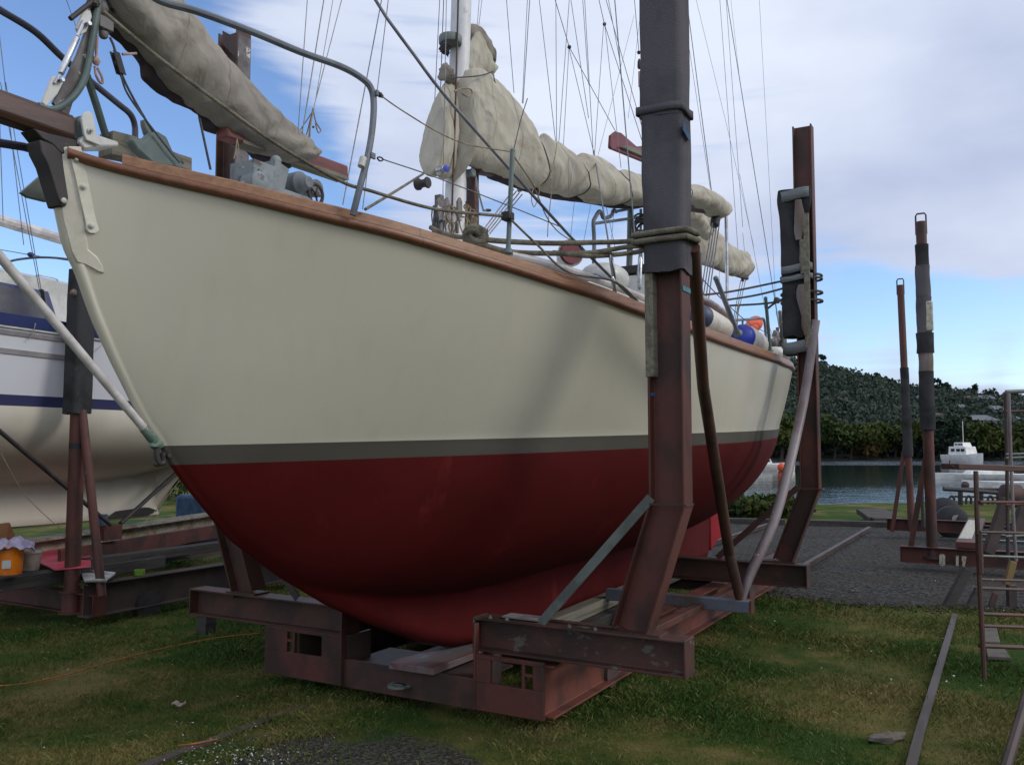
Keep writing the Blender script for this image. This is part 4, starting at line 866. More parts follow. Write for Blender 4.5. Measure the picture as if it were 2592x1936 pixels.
for o in (0, 12, 24, 36): tubev('kicker_purchase', [(1300+o*.6, 480+o*.35), (1216+o*.65, 592)], .12, .0045, 'rope_tan', sm=1)
# mizzen mast stands behind the port post; its sail is covered too
q = MB(); q.tube([B(4.6, 0, 2.55), B(4.72, 0, 7.4)], .06, 16); q.build('mizzen_mast', M['mast_white'], yacht)
cloth('mizzen_cover', [(1700, 505, 1700, 640, 0), (1742, 520, 1740, 655, 0), (1776, 545, 1768, 668, 0), (1806, 572, 1800, 676, 0), (1840, 612, 1835, 690, 0), (1870, 632, 1865, 700, 0), (1893, 638, 1886, 706, 0)], .14, 'canvas', yacht, 3, .03, nx=90, folds=6, slant=1.0, pinch=((.55, .4),))
cloth('mizzen_cover', [(1735, 520, 1738, 555, .3), (1770, 530, 1770, 590, .3), (1800, 555, 1790, 610, .3)], .1, 'canvas', yacht, 23, .03, nx=30, folds=3)
q = MB(); q.tube([atV(1735, 648, 0), atV(1890, 704, 0)], .035, 12); q.build('mizzen_boom', M['brown_wood'], yacht)
q = MB(); q.box(atV(1880, 708, 0), .06, .04, .06); q.build('mizzen_sheet_block', M['black_iron'], yacht, bevel=.01)
for k in range(3): tubev('mizzen_sheet', [(1875+k*6, 710), (1856+k*4, 812)], .1, .006, 'wire', sm=1)
# gallows and frames
tubev('boom_gallows', [(1840, 850), (1840, 700), (1838, 560), (1836, 530), (1826, 514), (1812, 506)], [.75, .75, .75, .75, .7, .6], .020, 'steel_shiny')
q = MB(); q.tube([atV(1812, 542, .6), atV(1838, 544, .75)], .014, 8); q.tube([atV(x, y, .65) for x, y in ((1806, 535), (1822, 530), (1834, 536), (1826, 546), (1810, 544))], .010, 8, 4); q.build('gallows_crutch', M['black_iron'], yacht)
q = MB(); q.lathe(atV(1812, 552, .7), atV(1808, 572, .7)-atV(1812, 552, .7), [(.05, 0), (.055, .03), (.045, .12)], 12); q.build('sheet_block', M['rubber'], yacht)
for k in range(4): tubev('mainsheet', [(1803+k*6, 565), (1752+k*8, 880)], .7, .007, 'wire', sm=1)
tubev('gallows_frame', [(1503, 690), (1504, 610), (1502, 566), (1506, 552), (1516, 536), (1522, 540), (1528, 552), (1540, 550), (1548, 545), (1553, 533), (1560, 536)], .45, .018, 'grey_tube')
for y0, y1 in ((536, 518), (566, 546)): tubev('gallows_frame', [(1504 if y0 == 566 else 1556, y0), (1650, y1)], .45, .014, 'grey_tube', sm=1)
tubev('gallows_leg', [(1590, 745), (1594, 640), (1596, 530)], .45, .030, 'green_tube', sm=1)
tubev('gallows_leg', [(1624, 700), (1622, 600), (1622, 530)], .45, .014, 'grey_tube', sm=1)
q = MB()
for k in range(9):
    r_ = .05+random.random()*.05; c = atV(1618+random.uniform(-12, 16), 575+random.uniform(-14, 18), .6)
    q.tube([c+Vector((math.cos(t)*r_, .02*math.sin(t), math.sin(t)*r_*1.3)) for t in np.linspace(0, 6.28, 15)], .010, 7)
q.build('hose_coil', M['rubber'], yacht)
# stanchions
def stanch(x0, y0, x1, y1, v, r=.014, mat='green_tube'):
    q = MB(); a, b = atV(x0, y0, v), atV(x1, y1, v); q.tube([a, b], r, 12); q.ball(b, r*1.1); q.lathe(a, b-a, [(r*2, 0), (r*2, .01), (r*1.3, .03)], 12); return q.build('stanchion', M[mat], yacht)
stanch(1286, 642, 1297, 382, 1.10); stanch(1772, 800, 1772, 642, 1.50); stanch(1868, 845, 1812, 705, 1.50, .020, 'grey_tube')
stanch(1950, 890, 1938, 755, 1.30, .018); stanch(1985, 905, 1974, 790, 1.2, .02, 'mottled_post'); stanch(1992, 910, 1982, 806, 1.1, .02, 'mottled_post')
q = MB(); q.box(atV(1285, 548, 1.1), .06, .06, .05); q.build('stanchion_clamp', M['black_iron'], yacht, bevel=.01)
tubev('stern_rail', [(1845, 825), (1858, 812), (1900, 808), (1925, 806), (1935, 815), (1940, 880)], .9, .016, 'grey_tube'); tubev('stern_rail', [(1880, 810), (1879, 835)], .9, .012, 'grey_tube', sm=1)
# lifelines and heavy ropes
for pts, v, r, mt_ in (([(958, 238), (1010, 275), (1100, 330), (1180, 365), (1290, 384)], [.84, .9, .97, 1.03, 1.1], .0035, 'rope_tan'), ([(970, 404), (1100, 448), (1285, 520), (1420, 575)], [.86, .95, 1.1, 1.2], .0032, 'wire'),
                       ([(925, 530), (1000, 485), (1072, 440)], [.84, .6, .2], .0075, 'rope'), ([(262, 30), (400, 145), (560, 265), (700, 365), (860, 458), (940, 484), (1060, 520), (1140, 535), (1272, 547)], [.3, .42, .55, .65, .78, .84, .95, 1.0, 1.08], .0085, 'rope'),
                       ([(1292, 555), (1360, 620), (1440, 690), (1560, 715), (1640, 790)], [1.12, 1.2, 1.3, 1.4, 1.45], .0065, 'rope'), ([(1300, 395), (1350, 470), (1390, 560), (1440, 605), (1500, 620)], [1.1, 1.05, 1.0, .9, .8], .004, 'rope_tan'),
                       ([(1772, 700), (1830, 760), (1900, 820), (1975, 860)], [1.5, 1.45, 1.35, 1.2], .004, 'wire')):
    tubev('lifeline', pts, v, r, mt_)
q = MB(); c = atV(958, 238, .84); q.lathe(c, atV(975, 250, .85)-c, [(.012, 0), (.014, .01), (.006, .03)], 10); q.tube([atV(x, y, .86) for x, y in ((955, 400), (962, 398), (970, 404), (962, 408), (955, 402))], .004, 6, 4); q.build('lifeline_shackle', M['black_iron'], yacht)
tubev('backstay', [(930, -90), (950, 0), (1050, 142), (1130, 247), (1300, 440), (1440, 595), (1560, 715), (1650, 800)], [.5, .55, .7, .8, 1.0, 1.15, 1.32, 1.45], .0095, 'wire', sm=3)
# shrouds and halyards: (x0,y0,x1,y1,v0,v1,r)
RIG = [(778, 0, 755, 328, .1, .1, 3), (820, 0, 765, 338, .1, .1, 4), (843, 0, 795, 275, .1, .1, 2.5), (865, 0, 793, 278, .1, .1, 3), (966, 0, 868, 518, .1, .25, 4), (983, 0, 918, 530, .2, .2, 3.2),
       (1113, 0, 1100, 262, -.2, -.2, 3), (1123, 0, 1108, 430, -.1, -.1, 3.6), (1130, 0, 1120, 560, .08, .1, 3), (1220, 0, 1212, 68, -.1, -.1, 2.6), (1213, 0, 1208, 68, -.1, -.1, 2.6), (1282, 0, 1301, 236, 0, 0, 3), (1341, 0, 1324, 262, .35, .4, 3.4),
       (1335, 0, 1322, 262, .35, .4, 2.6), (1365, 0, 1408, 372, .1, .3, 3), (1407, 0, 1409, 372, 0, .3, 3), (1441, 0, 1414, 368, .1, .3, 3), (1405, 0, 1441, 120, .2, .3, 3.6), (1441, 120, 1563, 342, .3, .5, 3.2), (1441, 125, 1506, 400, .3, .45, 2.8), (1440, 125, 1426, 370, .3, .4, 2.6),
       (1445, 0, 1490, 300, .3, .4, 3), (1475, 0, 1490, 215, .2, .3, 3), (1480, 0, 1502, 395, .2, .45, 3), (1516, 0, 1530, 62, .3, .35, 3.6), (1530, 62, 1630, 372, .35, .5, 3.2), (1528, 62, 1504, 405, .3, .4, 2.8), (1531, 65, 1572, 425, .3, .5, 2.8),
       (1534, 0, 1638, 368, .3, .5, 3.2), (1556, 0, 1606, 590, .5, 1.2, 5), (1540, 0, 1570, 160, .3, .4, 3), (1606, 0, 1617, 130, .4, .45, 3.6), (1622, 215, 1640, 400, .45, .5, 3), (1618, 215, 1630, 330, .45, .5, 3), (1605, 40, 1512, 400, -.2, 0, 2.2), (1625, 0, 1590, 300, -.2, 0, 2.2),
       (1628, 180, 1640, 600, .4, .6, 2.6), (1440, 400, 1440, 500, .5, .5, 2.4), (1506, 400, 1540, 612, .5, 1.25, 6), (1503, 380, 1560, 640, .4, .6, 2.6), (1735, 60, 1798, 478, -.1, .2, 3), (1738, 0, 1801, 485, 0, .7, 5), (1762, 0, 1846, 345, -.3, -.2, 2.4), (1846, 345, 1908, 625, -.2, -.1, 2.4),
       (1822, 0, 1868, 632, 0, 0, 3.4), (1838, 0, 1880, 575, 0, 0, 3.4), (1840, 0, 1936, 600, .3, .6, 5.0), (1936, 600, 1972, 830, .6, .9, 5.0), (1850, 0, 1872, 200, -.2, -.2, 2.2), (1922, 0, 1955, 600, -.2, 0, 3), (1955, 600, 1965, 800, 0, .2, 3), (1872, 440, 1945, 830, .2, .5, 2.6),
       (1880, 590, 1885, 640, 0, 0, 3), (1622, 590, 1618, 720, 1.3, 1.4, 8), (1622, 600, 1612, 700, 1.3, 1.35, 3), (1495, 520, 1470, 650, .1, .1, 2.2), (1455, 500, 1440, 640, 0, 0, 2.2), (1555, 520, 1540, 700, .1, .1, 2.2), (1820, 640, 1822, 740, .2, .2, 2.2), (1945, 820, 1975, 905, .8, 1.0, 3), (1960, 740, 1985, 905, .8, 1.0, 3),
       (480, 0, 405, -60, -.3, -.3, 2)]
for x0, y0, x1, y1, v0, v1, r in RIG[:-1]:
    a, b = atV(x0, y0, v0), atV(x1, y1, v1)
    if y0 == 0: a = a+(a-b)*1.1
    q = MB(); q.tube([a, b], r*.001, 6); q.build('rigging_wire', M['wire'], yacht)
q = MB()
for x, y in ((1441, 120), (1530, 62)): q.ball(atV(x, y, .32), .018, jit=.1, seg=10)
q.lathe(atV(1617, 130, .45), -EZ, [(.012, 0), (.02, .01), (.012, .03)], 10); q.lathe(atV(1618, 150, .45), -EZ, [(.008, 0), (.018, .03), (.02, .08), (.012, .10)], 10); q.build('rigging_blocks', M['black_iron'], yacht)
q = MB(); q.lathe(atV(1620, 182, .45), -EZ, [(.018, 0), (.018, .15)], 12); q.build('insulator', M['rope_pink'], yacht)
for x0, y0, x1, y1, v in ((1540, 612, 1545, 645, 1.28), (1545, 645, 1556, 712, 1.33), (1550, 700, 1558, 745, 1.38), (1621, 650, 1618, 735, 1.42)):
    q = MB(); a, b = atV(x0, y0, v), atV(x1, y1, v); L = (b-a).length; q.lathe(a, b-a, [(.006, 0), (.014, .02), (.014, L-.02), (.006, L)], 12); q.build('rigging_screw', M['steel_shiny'], yacht)
# port sidelight board, spinnaker pole, deck furniture
q = MB(); q.prism([atV(x, y, .25) for x, y in ((1538, 372), (1540, 344), (1552, 334), (1566, 338), (1605, 372), (1660, 368), (1660, 420), (1630, 412), (1540, 378))], EV*.03); sb = q.build('sidelight_board', M['red_board'], yacht, bevel=.006)
q = MB(); q.prism([atV(x, y, .18) for x, y in ((1538, 377), (1630, 414), (1660, 420), (1660, 402), (1560, 374))], EV*.13); q.build('board_shelf', M['timber_grey'], sb, bevel=.006)
tubev('spinnaker_pole', [(1292, 645), (1400, 672), (1520, 712), (1650, 763)], [.98, 1.1, 1.22, 1.33], .024, 'white_pole'); tubev('spinnaker_pole', [(1758, 742), (1800, 765), (1852, 800)], 1.05, .022, 'white_pole')
q = MB(); q.prism([atV(x, y, .9) for x, y in ((1244, 628), (1252, 624), (1330, 650), (1420, 672), (1500, 700), (1500, 712), (1300, 655))], -EV*.4); q.build('coachroof_edge', M['red_board'], yacht, bevel=.008)
q = MB(); q.prism([atV(x, y, .8) for x, y in ((1300, 648), (1480, 690), (1660, 760), (1860, 830), (1990, 885), (1990, 920), (1500, 770), (1300, 680))], -EV*1.6); q.build('coachroof', M['white_paint'], yacht, bevel=.01)
q = MB(); q.prism([atV(x, y, 1.0) for x, y in ((1745, 742), (1770, 752), (1852, 800), (1862, 822), (1862, 860), (1745, 850))], -EV*.06); cs_ = q.build('cockpit_side', M['cabin_wood'], yacht, bevel=.005)
q = MB(); q.prism([atV(x, y, 1.01) for x, y in ((1783, 780), (1812, 792), (1812, 799), (1783, 788))], EV*.012); q.prism([atV(x, y, 1.01) for x, y in ((1826, 800), (1842, 806), (1842, 814), (1826, 808))], EV*.012); q.build('name_plate', M['rub_grey'], cs_)
q = MB(); c = atV(1440, 643, .35); ax = (EV*.75-EU*.66).normalized(); q.lathe(c-ax*.12, ax, [(.055, 0), (.085, .05), (.105, .14), (.115, .16), (.11, .165), (.09, .15), (.06, .09)], 24); q.lathe(c-ax*.09-EZ*.02, -EZ, [(.07, 0), (.07, .22)], 18)
cw = q.build('cowl_vent', M['white_paint'], yacht)
q = MB(); q.lathe(c-ax*.06, ax, [(.05, 0), (.088, .10), (.095, .13)], 24); q.build('vent_throat', M['red_board'], cw)
q = MB(); q.ball(atV(1530, 705, .55), .27, .2, .13, seg=20); q.build('liferaft_case', M['white_paint'], yacht)
q = MB(); q.box(atV(1530, 712, .72), .42, .05, .05); q.build('case_band', M['blue_paint'], yacht, bevel=.01)
q = MB(); q.box(atV(1605, 704, .55), .55, .5, .07, EU-EZ*.1, EV); q.build('hatch_lid', M['black_iron'], yacht, bevel=.01)
q = MB(); q.box(atV(1610, 740, .55), .6, .4, .2); q.build('hatch_coaming', M['white_paint'], yacht, bevel=.01)
q = MB()
for k in range(8): x = 1960+k*3; q.ball(atV(x, 860+random.uniform(-12, 22), 1.15), .05, .04, .06, jit=.25, seg=10)
q.tube([atV(1966, 870, 1.15), atV(1968, 830, 1.15)], .02, 8); q.build('outboard_bracket', M['mottled_post'], yacht)

# ---- things aboard
anc = root('anchor', atV(388, 388, .02), 'dark stowed anchor lying on the foredeck behind the bow chock', 'anchor')
q = MB(); q.prism([atV(x, y, .0) for x, y in ((353, 305), (360, 306), (372, 330), (383, 355), (381, 372), (372, 366), (360, 340), (354, 320))], EV*.03); q.build('fluke', M['grey_steel'], anc, bevel=.006)
q = MB(); q.prism([atV(x, y, .08) for x, y in ((313, 358), (322, 352), (345, 360), (360, 345), (380, 335), (405, 350), (420, 385), (440, 405), (450, 435), (370, 420), (330, 385))], EV*.05); q.build('shank', M['green_tube'], anc, bevel=.012)
q = MB()
for k in range(4): q.tube([atV(395+k*7, 350+k*5, .1), atV(428+k*7, 405+k*2, .1)], .006, 7)
q.build('lashing', M['rope'], anc)
q = MB(); q.prism([atV(x, y, -.35) for x, y in ((52, 488), (100, 447), (150, 440), (150, 512), (115, 511), (70, 500))], -EV*.02)
tag(q.build('plough_anchor', M['grey_steel'], bevel=.004), 'grey anchor fluke sticking out on the far side of the stem', 'anchor')
for nm, fa, fb, r, cap, lb in (('fender', (1768, 798, 6.75), (1832, 836, 7.15), .098, 'navy_cap', 'white cylindrical fender with a navy end on the teak rail'), ('fender', (1874, 850, 8.1), (1918, 875, 8.5), .125, 'blue_cap', 'white cylindrical fender with a bright blue end, nearer the stern')):
    PA, PB = atY(*fa), atY(*fb); C_ = (PA+PB)/2; a = (PB-PA).normalized(); L = (PB-PA).length+.06
    r0 = root(nm, C_-EZ*r, lb, 'fender', 'fenders along the port rail'); q = MB()
    q.lathe(C_-a*L/2, a, [(r*.985, .10), (r, .14), (r, L-.10), (r*.9, L-.04), (r*.6, L-.005), (.02, L)], 24); q.build('body', M['fender_white'], r0)
    q = MB(); q.lathe(C_-a*L/2, a, [(.02, -.012), (r*.55, 0), (r*.86, .03), (r*.97, .07), (r*.988, .10)], 24); q.build('end_cap', M[cap], r0)
    q = MB(); q.tube([C_-a*(L/2+.01), C_-a*(L/2+.06)+EZ*.05, C_-a*(L/2)+EZ*.3], .007, 7, 4); q.build('lanyard', M['rope_tan'], r0)
q = MB(); q.ball(atV(1965, 893, 1.2), .085, .09, .07, seg=18); tag(q.build('buoy', M['fender_white'], rot=0), 'round cream buoy on deck near the stern rail', 'buoy')
q = MB(); a, b = atV(1889, 845, .75), atV(1912, 818, .75); q.tube([a-(b-a)*.3, a, b, b+(b-a)*.25], [.05, .085, .095, .05], 14, 3); tag(q.build('life_jacket', M['orange_cloth'], smooth=60), 'faded orange sausage shaped bag hanging by the stern rail', 'bag')
# ropes holding the yacht to the posts
rp = root('mooring_rope', atV(1205, 600, .9), 'thick grey rope knotted by the mast and wound round the port fore post', 'rope', 'ropes tying the yacht to the posts')
q = MB()
for off, v1 in ((0, 1.66), (16, 1.66)):
    q.tube([atV(1205, 605+off*.6, .9), atV(1290, 612+off*1.6, .98), atV(1400, 616+off*1.6, 1.1), atV(1500, 614+off*1.6, 1.25), atV(1580, 612+off*.9, 1.4), atV(1640, 606+off, 1.62)], .016, 10, 8)
q.tube([atV(1400, 640, 1.1), atV(1500, 648, 1.25), atV(1600, 640, 1.4), atV(1640, 630, 1.6)], .016, 10, 6)
q.tube([atV(1090, 576, .6), atV(1120, 590, .7), atV(1160, 600, .8), atV(1205, 600, .9)], .014, 10, 6); q.build('strands', M['rope'], rp)
q = MB()
for k in range(7):
    t = k*.9; c = atV(1203, 598, .92); q.tube([c+Vector((math.cos(s)*.045, math.sin(s)*.03*math.cos(t), math.sin(s)*.04))+Vector((math.cos(t)*.018, 0, math.sin(t)*.018)) for s in np.linspace(0, 6.28, 12)], .014, 8)
q.build('knot', M['rope'], rp)
q = MB()
for dz in (0, .042): q.tube([B(-.53+du*1.12, 1.765+dv, 2.895+dz+.012*math.sin(du*9)) for du, dv in ((-.098, -.15), (-.108, .0), (-.102, .142), (-.08, .158), (.0, .158), (.085, .158), (.1, .14), (.1, 0), (.1, -.15), (.085, -.165), (0, -.165), (-.085, -.165), (-.098, -.15))], .017, 10, 3)
q.build('turns', M['rope'], rp)
rp = root('mooring_rope', atV(1800, 760, .9), 'three dark ropes stretched from the stern quarter to the port aft post', 'rope', 'ropes tying the yacht to the posts')
q = MB()
for p_ in ([(1770, 748, .9), (1850, 738, 1.1), (1950, 718, 1.4), (2012, 704, 1.66)], [(1835, 760, .9), (1920, 746, 1.2), (2012, 722, 1.66)], [(1840, 774, .9), (1940, 768, 1.3), (2012, 754, 1.66)], [(1942, 782, 1.3), (1965, 765, 1.4), (2012, 742, 1.66)]): q.tube([atV(*k) for k in p_], .011, 8, 5)
q.ball(atV(1966, 760, 1.42), .035, jit=.25, seg=10); q.build('strands', M['rope_dark'], rp)
q = MB()
for z in (3.30, 3.27, 3.14, 3.06): q.tube([B(3.1+du, 1.84+dv, z) for du, dv in ((-.09, -.18), (-.12, 0), (-.09, .13), (0, .16), (.09, .13), (.12, 0), (.09, -.18), (0, -.21), (-.09, -.18))], .012, 8, 3)
q.build('turns', M['rope_dark'], rp)
# bobstay
a, b = atV(395, 1120, 0), atV(0, 650, 0); d = (b-a).normalized()
tb = MB(); tb.tube([a+d*.04, b+d*.9], .0195, 14); bs_ = tb.build('bobstay', M['white_pole'], yacht)
q = MB(); q.tube([a-d*.03, a+d*.03, a+d*.10], [.017, .026, .022], 12); q.ball(atV(395, 1120, .0), .034, .025, .032, jit=.2, seg=12); q.box(atV(408, 1115, 0), .05, .03, .06); q.build('bobstay_socket', M['verdigris'], bs_)
q = MB(); q.tube([atV(x, y, .01) for x, y in ((396, 1135), (398, 1158), (404, 1172), (414, 1168), (412, 1145))], .014, 10, 5); q.lathe(atV(404, 1152, -.03), EV, [(.010, 0), (.010, .07)], 10); q.ball(atV(397, 1172, 0), .018, jit=.1); q.build('shackle', M['black_iron'], bs_)

# ================================================================== MAIN CRADLE
cr = root('boat_cradle', B(2.6, 0, 0), 'large rust red steel cradle holding up the cream yacht', 'boat cradle', 'boat cradles')
def ib(name, p0, p1, h, w_, mat, par=None, up=EZ, tf=.014, tw=.012, bev=.003, ends=False):
    q = MB(); q.ibeam(p0, p1, up, h, w_, tf, tw)
    if ends:
        d = (Vector(p1)-Vector(p0)).normalized()
        for p, s_ in ((Vector(p0), -1), (Vector(p1), 1)):
            if ends == 2 and s_ < 0: continue
            q.box(p+d*s_*.0065, .012, w_+.004, h+.004, d, up.cross(d), up)
    return q.build(name, M[mat], par or cr, bevel=bev, smooth=30)
for s_ in (1, -1): ib('side_beam', B(-.60, s_*.98, .235), B(6.2, s_*.98, .235), .31, .15, 'red_steel_orange' if s_ > 0 else 'dark_steel')
ib('cross_beam', B(-.53, .50, .525), B(-.53, 1.86, .525), .205, .16, 'scraped_beam', ends=True)
ib('cross_beam', B(-.53, -.56, .50), B(-.53, -2.10, .50), .20, .16, 'brown_steel', ends=True)
ib('cross_beam', B(2.98, .55, .525), B(2.98, 1.83, .525), .205, .16, 'brown_steel', ends=True)
ib('cross_beam', B(2.98, -.55, .525), B(2.98, -2.1, .525), .205, .16, 'dark_steel', ends=True)
for u in (.6, 1.9, 4.3, 5.8): ib('floor_beam', B(u, -.9, .16), B(u, .9, .16), .12, .10, 'dark_steel')
q = MB(); q.box(B(-.64, -.03, .17), .03, 1.14, .19); fp = q.build('front_plate', M['brown_steel'], cr, bevel=.004)
for s_, v0, v1 in ((1, .545, 1.02), (-1, -1.235, -.52)):
    q = MB(); z0, z1 = .085, .42; wv = v1-v0; vo = v0 if s_ > 0 else v0; c = (v0+v1)/2
    q.box(B(-.66, c, (z0+.255)/2), .03, wv, .255-z0); q.box(B(-.66, c, z1-.0125), .03, wv, .025)
    if s_ > 0: cols = [(.545, .655), (.875, .895), (.95, 1.02)]
    else: cols = [(-1.235, -1.02), (-.97, -.95), (-.70, -.52)]
    for a, b_ in cols: q.box(B(-.66, (a+b_)/2, (.255+z1-.025)/2), .03, b_-a, z1-.025-.255)
    q.box(B(-.66, (.9225 if s_ > 0 else -.995), .335), .028, .06, .018)
    q.box(B(-.66, v1 if s_ < 0 else v0, .345), .05, .012, .52)
    q.build('end_plate', M['red_steel'], cr, bevel=.003)
q = MB(); q.box(B(-.5, .55, .26), .25, .02, .30); q.box(B(-.5, -.52, .26), .25, .02, .30); q.box(B(-.35, -.03, .22), .5, 1.04, .012); q.build('inner_box', M['dark_steel'], cr)
q = MB()
for (r0, r1) in ((.028, .05),):
    c = B(-.70, -.03, .155); n = 20; T = lambda r, z: [c+Vector((0, 0, z))+(EU*-1.0*math.cos(t)*r*1.1+EV*math.sin(t)*r*1.35) for t in np.linspace(0, 2*math.pi, n, endpoint=False)]
    q.grid([T(r0, -.008), T(r1, -.008), T(r1, .008), T(r0, .008), T(r0, -.008)], True)
q.box(B(-.665, -.03, .155), .03, .15, .016); q.build('tow_eye', M['grey_steel'], cr, bevel=.002)
# posts: raking foot, then upright
def post(s_, u, mat, foot, knee, top, padz=None):
    q = MB(); W_, Hh = (.15 if u < 0 else .125), (.215 if u < 0 else .175)
    a, k, t = B(u, s_*foot[0], foot[1]), B(u, s_*knee[0], knee[1]), B(u+top[2], s_*top[0], top[1])
    sec = lambda P, up: None
    prs = []
    for p, d0, d1 in ((a, k-a, k-a), (k, k-a, t-k), (t, t-k, t-k)):
        d = (d0.normalized()+d1.normalized()).normalized(); y = EU; z = y.cross(d).normalized()
        if z.dot(EV) < 0: z = -z
        h, w2, f1, b1 = Hh/2, W_/2, .014, .006
        pr = [(-w2, -h), (w2, -h), (w2, -h+f1), (b1, -h+f1), (b1, h-f1), (w2, h-f1), (w2, h), (-w2, h), (-w2, h-f1), (-b1, h-f1), (-b1, -h+f1), (-w2, -h+f1)]
        prs.append([p+y*i+z*j for i, j in pr])
    q.grid(prs, True); q.f += [tuple(range(12)), tuple(range(24, 36))]
    return q.build('post', M[mat], cr, bevel=.004, smooth=30)
p1 = post(1, -.53, 'red_steel', (1.53, .63), (1.772, 1.37), (1.778, 5.6, 0))
p2 = post(1, 3.05, 'red_steel', (1.60, .63), (1.865, 1.31), (1.875, 4.73, 0))
p3 = post(-1, -.53, 'brown_steel', (1.55, .60), (1.83, 1.30), (1.85, 5.02, 0))
p4 = post(-1, 3.05, 'brown_steel', (1.60, .63), (1.86, 1.31), (1.87, 4.55, 0))
for u in (-.53, 3.05):
    for s_ in (1, -1):
        q = MB(); q.box(B(u, s_*1.57, .634 if s_ > 0 or u > 0 else .607), .15, .30, .012); q.build('foot_plate', M['brown_steel'], cr)
for u, zk, vk, p_ in ((-.53, 1.37, 1.772, p1), (3.05, 1.31, 1.865, p2)):
    q = MB()
    for sg in (1, -1): q.bar(B(u-sg*.076, vk-.10, zk+.004), B(u-sg*.076, vk+.10, zk+.006), .010, .012)
    q.bar(B(u-.07, vk+.109, zk), B(u+.07, vk+.109, zk), .010, .012); q.build('weld_seam', M['brown_steel'], p_)
for v_ in (.60, .72, 1.15, 1.32):
    q = MB(); q.lathe(B(-.585, v_, .628), EZ, [(.013, 0), (.013, .009), (.007, .010), (.007, .018)], 6); q.build('bolt', M['grey_steel'], cr)
# white scrapes and tape on the near post
q = MB()
for z in (1.60, 1.72, 1.86, 1.98, 2.10): q.lathe(B(-.50, 1.682, z), EV, [(.009, 0), (.009, .004)], 8)
q.build('bolt_holes', M['black_iron'], p1)
for z, m_, v in ((2.00, 'blue_tape', 1.6805), ):
    q = MB(); q.box(B(-.563, 1.684, z), .06, .004, .02); q.build('tape_mark', M[m_], p1)
q = MB(); q.box(B(-.53, 1.884, 2.60), .132, .004, .028); q.build('tape_mark', M['teal_tape'], p1)
q = MB(); q.box(B(3.05, -1.73, 4.1), .004, .2, 1.2); 
# carpet padding round the near post
def padding(name, u, v, z0, z1, wu, wv, mat, seed, amp=.012, n=60, lean=0, par=cr, taper=None):
    q = MB(); R = []
    for i in range(n+1):
        z = z0+(z1-z0)*i/n; row = []
        for j in range(36):
            a = 2*math.pi*j/36; c, s_ = math.cos(a), math.sin(a); k = (abs(c)**9+abs(s_)**9)**(-1/9)
            nz = mnoise.noise(Vector((c*1.2+seed, s_*1.2, z*1.1)))*1.6+mnoise.noise(Vector((c*2+seed, s_*2, z*5)))*.5
            tp = taper(z) if taper else 1
            row.append(B(u+(wu/2+nz*amp)*c*k, v+((wv/2)*tp+nz*amp)*s_*k+lean*(z-z0), z+(.02*mnoise.noise(Vector((c, s_*2, seed))) if i in (0,) else 0)))
        R.append(row)
    q.grid(R, True); q.f += [tuple(range(36)), tuple(range(n*36, (n+1)*36))]; return q.build(name, M[mat], par, smooth=60)
pd = padding('carpet_padding', -.53, 1.772, 3.62, 5.65, .205, .250, 'carpet', 3, .010)
padding('carpet_padding', -.53, 1.775, 2.70, 3.66, .200, .246, 'carpet', 8, .009, taper=lambda z: 1+.10*math.exp(-((z-3.32)/.2)**2))
def strapband(u, v, z, wu, wv, h, mat, par=cr, tilt=0, name='strap'):
    q = MB(); R = []
    for dz in (-h/2, h/2):
        R.append([B(u+wu/2*c*k, v+wv/2*s_*k, z+dz+tilt*s_*.03+.006*math.sin(3*a)) for a in np.linspace(0, 2*math.pi, 32, endpoint=False) for c, s_ in ((math.cos(a), math.sin(a)),) for k in ((abs(c)**9+abs(s_)**9)**(-1/9),)])
    q.grid(R, True); o = q.build(name, M[mat], par, smooth=25); so = o.modifiers.new('t', 'SOLIDIFY'); so.thickness = .006; so.offset = 1; return o
strapband(-.53, 1.765, 3.66, .222, .292, .045, 'carpet', tilt=-.5, name='cloth_tie')
q = MB(); a = atV(1738, 308, 1.9); q.prism([atV(x, y, 1.92) for x, y in ((1730, 306), (1738, 318), (1749, 350), (1744, 356), (1730, 330))], -EV*.006); q.build('cloth_tail', M['blue_rag'], cr)
q = MB(); q.box(B(-.545, 1.60, 2.47), .10, .075, .02); 
tb = MB(); tb.bar(atU(1648, 690, -.56), atU(1652, 955, -.56), .10, .05, EV); tb.build('timber_packer', M['timber_grey'], cr, bevel=.004)
# aft post padding: torn layers
padding('carpet_padding', 3.05, 1.79, 2.72, 4.12, .175, .25, 'carpet_dark', 15, .022, lean=0, taper=lambda z: 1+.34*mnoise.noise(Vector((z*2.3, 1, 4))))
R_ = None
q = MB(); q.bar(atU(2040, 540, 2.935), atU(2046, 880, 2.935), .05, .02, EU); q.build('backing_board', M['timber_grey'], cr, bevel=.003)
for k, (z0, z1, v, w_, mt_) in enumerate(((3.62, 4.0, 1.84, .085, 'foam'), (3.30, 3.62, 1.87, .06, 'timber_grey'), (2.9, 3.2, 1.86, .08, 'foam'), (2.72, 2.98, 1.875, .05, 'foam'))):
    q = MB(); R = []
    for i in range(13):
        z = z0+(z1-z0)*i/12; o = .03*mnoise.noise(Vector((z*4, k, 1))); ww2 = w_*(.6+.5*math.sin(math.pi*(i+1)/14)+.2*mnoise.noise(Vector((z*9, k, 2))))
        R.append([B(2.935-.02*math.cos(t), v+o+math.sin(t)*ww2/2, z) for t in np.linspace(0, 2*math.pi, 10, endpoint=False)])
    q.grid(R, True); q.f += [tuple(range(10)), tuple(range(120, 130))]; q.build('torn_foam', M[mt_], cr)
for z, h_ in ((4.06, .10), (3.36, .07), (3.27, .05), (2.62, .11)): strapband(3.05, 1.80, z, .215, .275, h_, 'strap', tilt=.3)
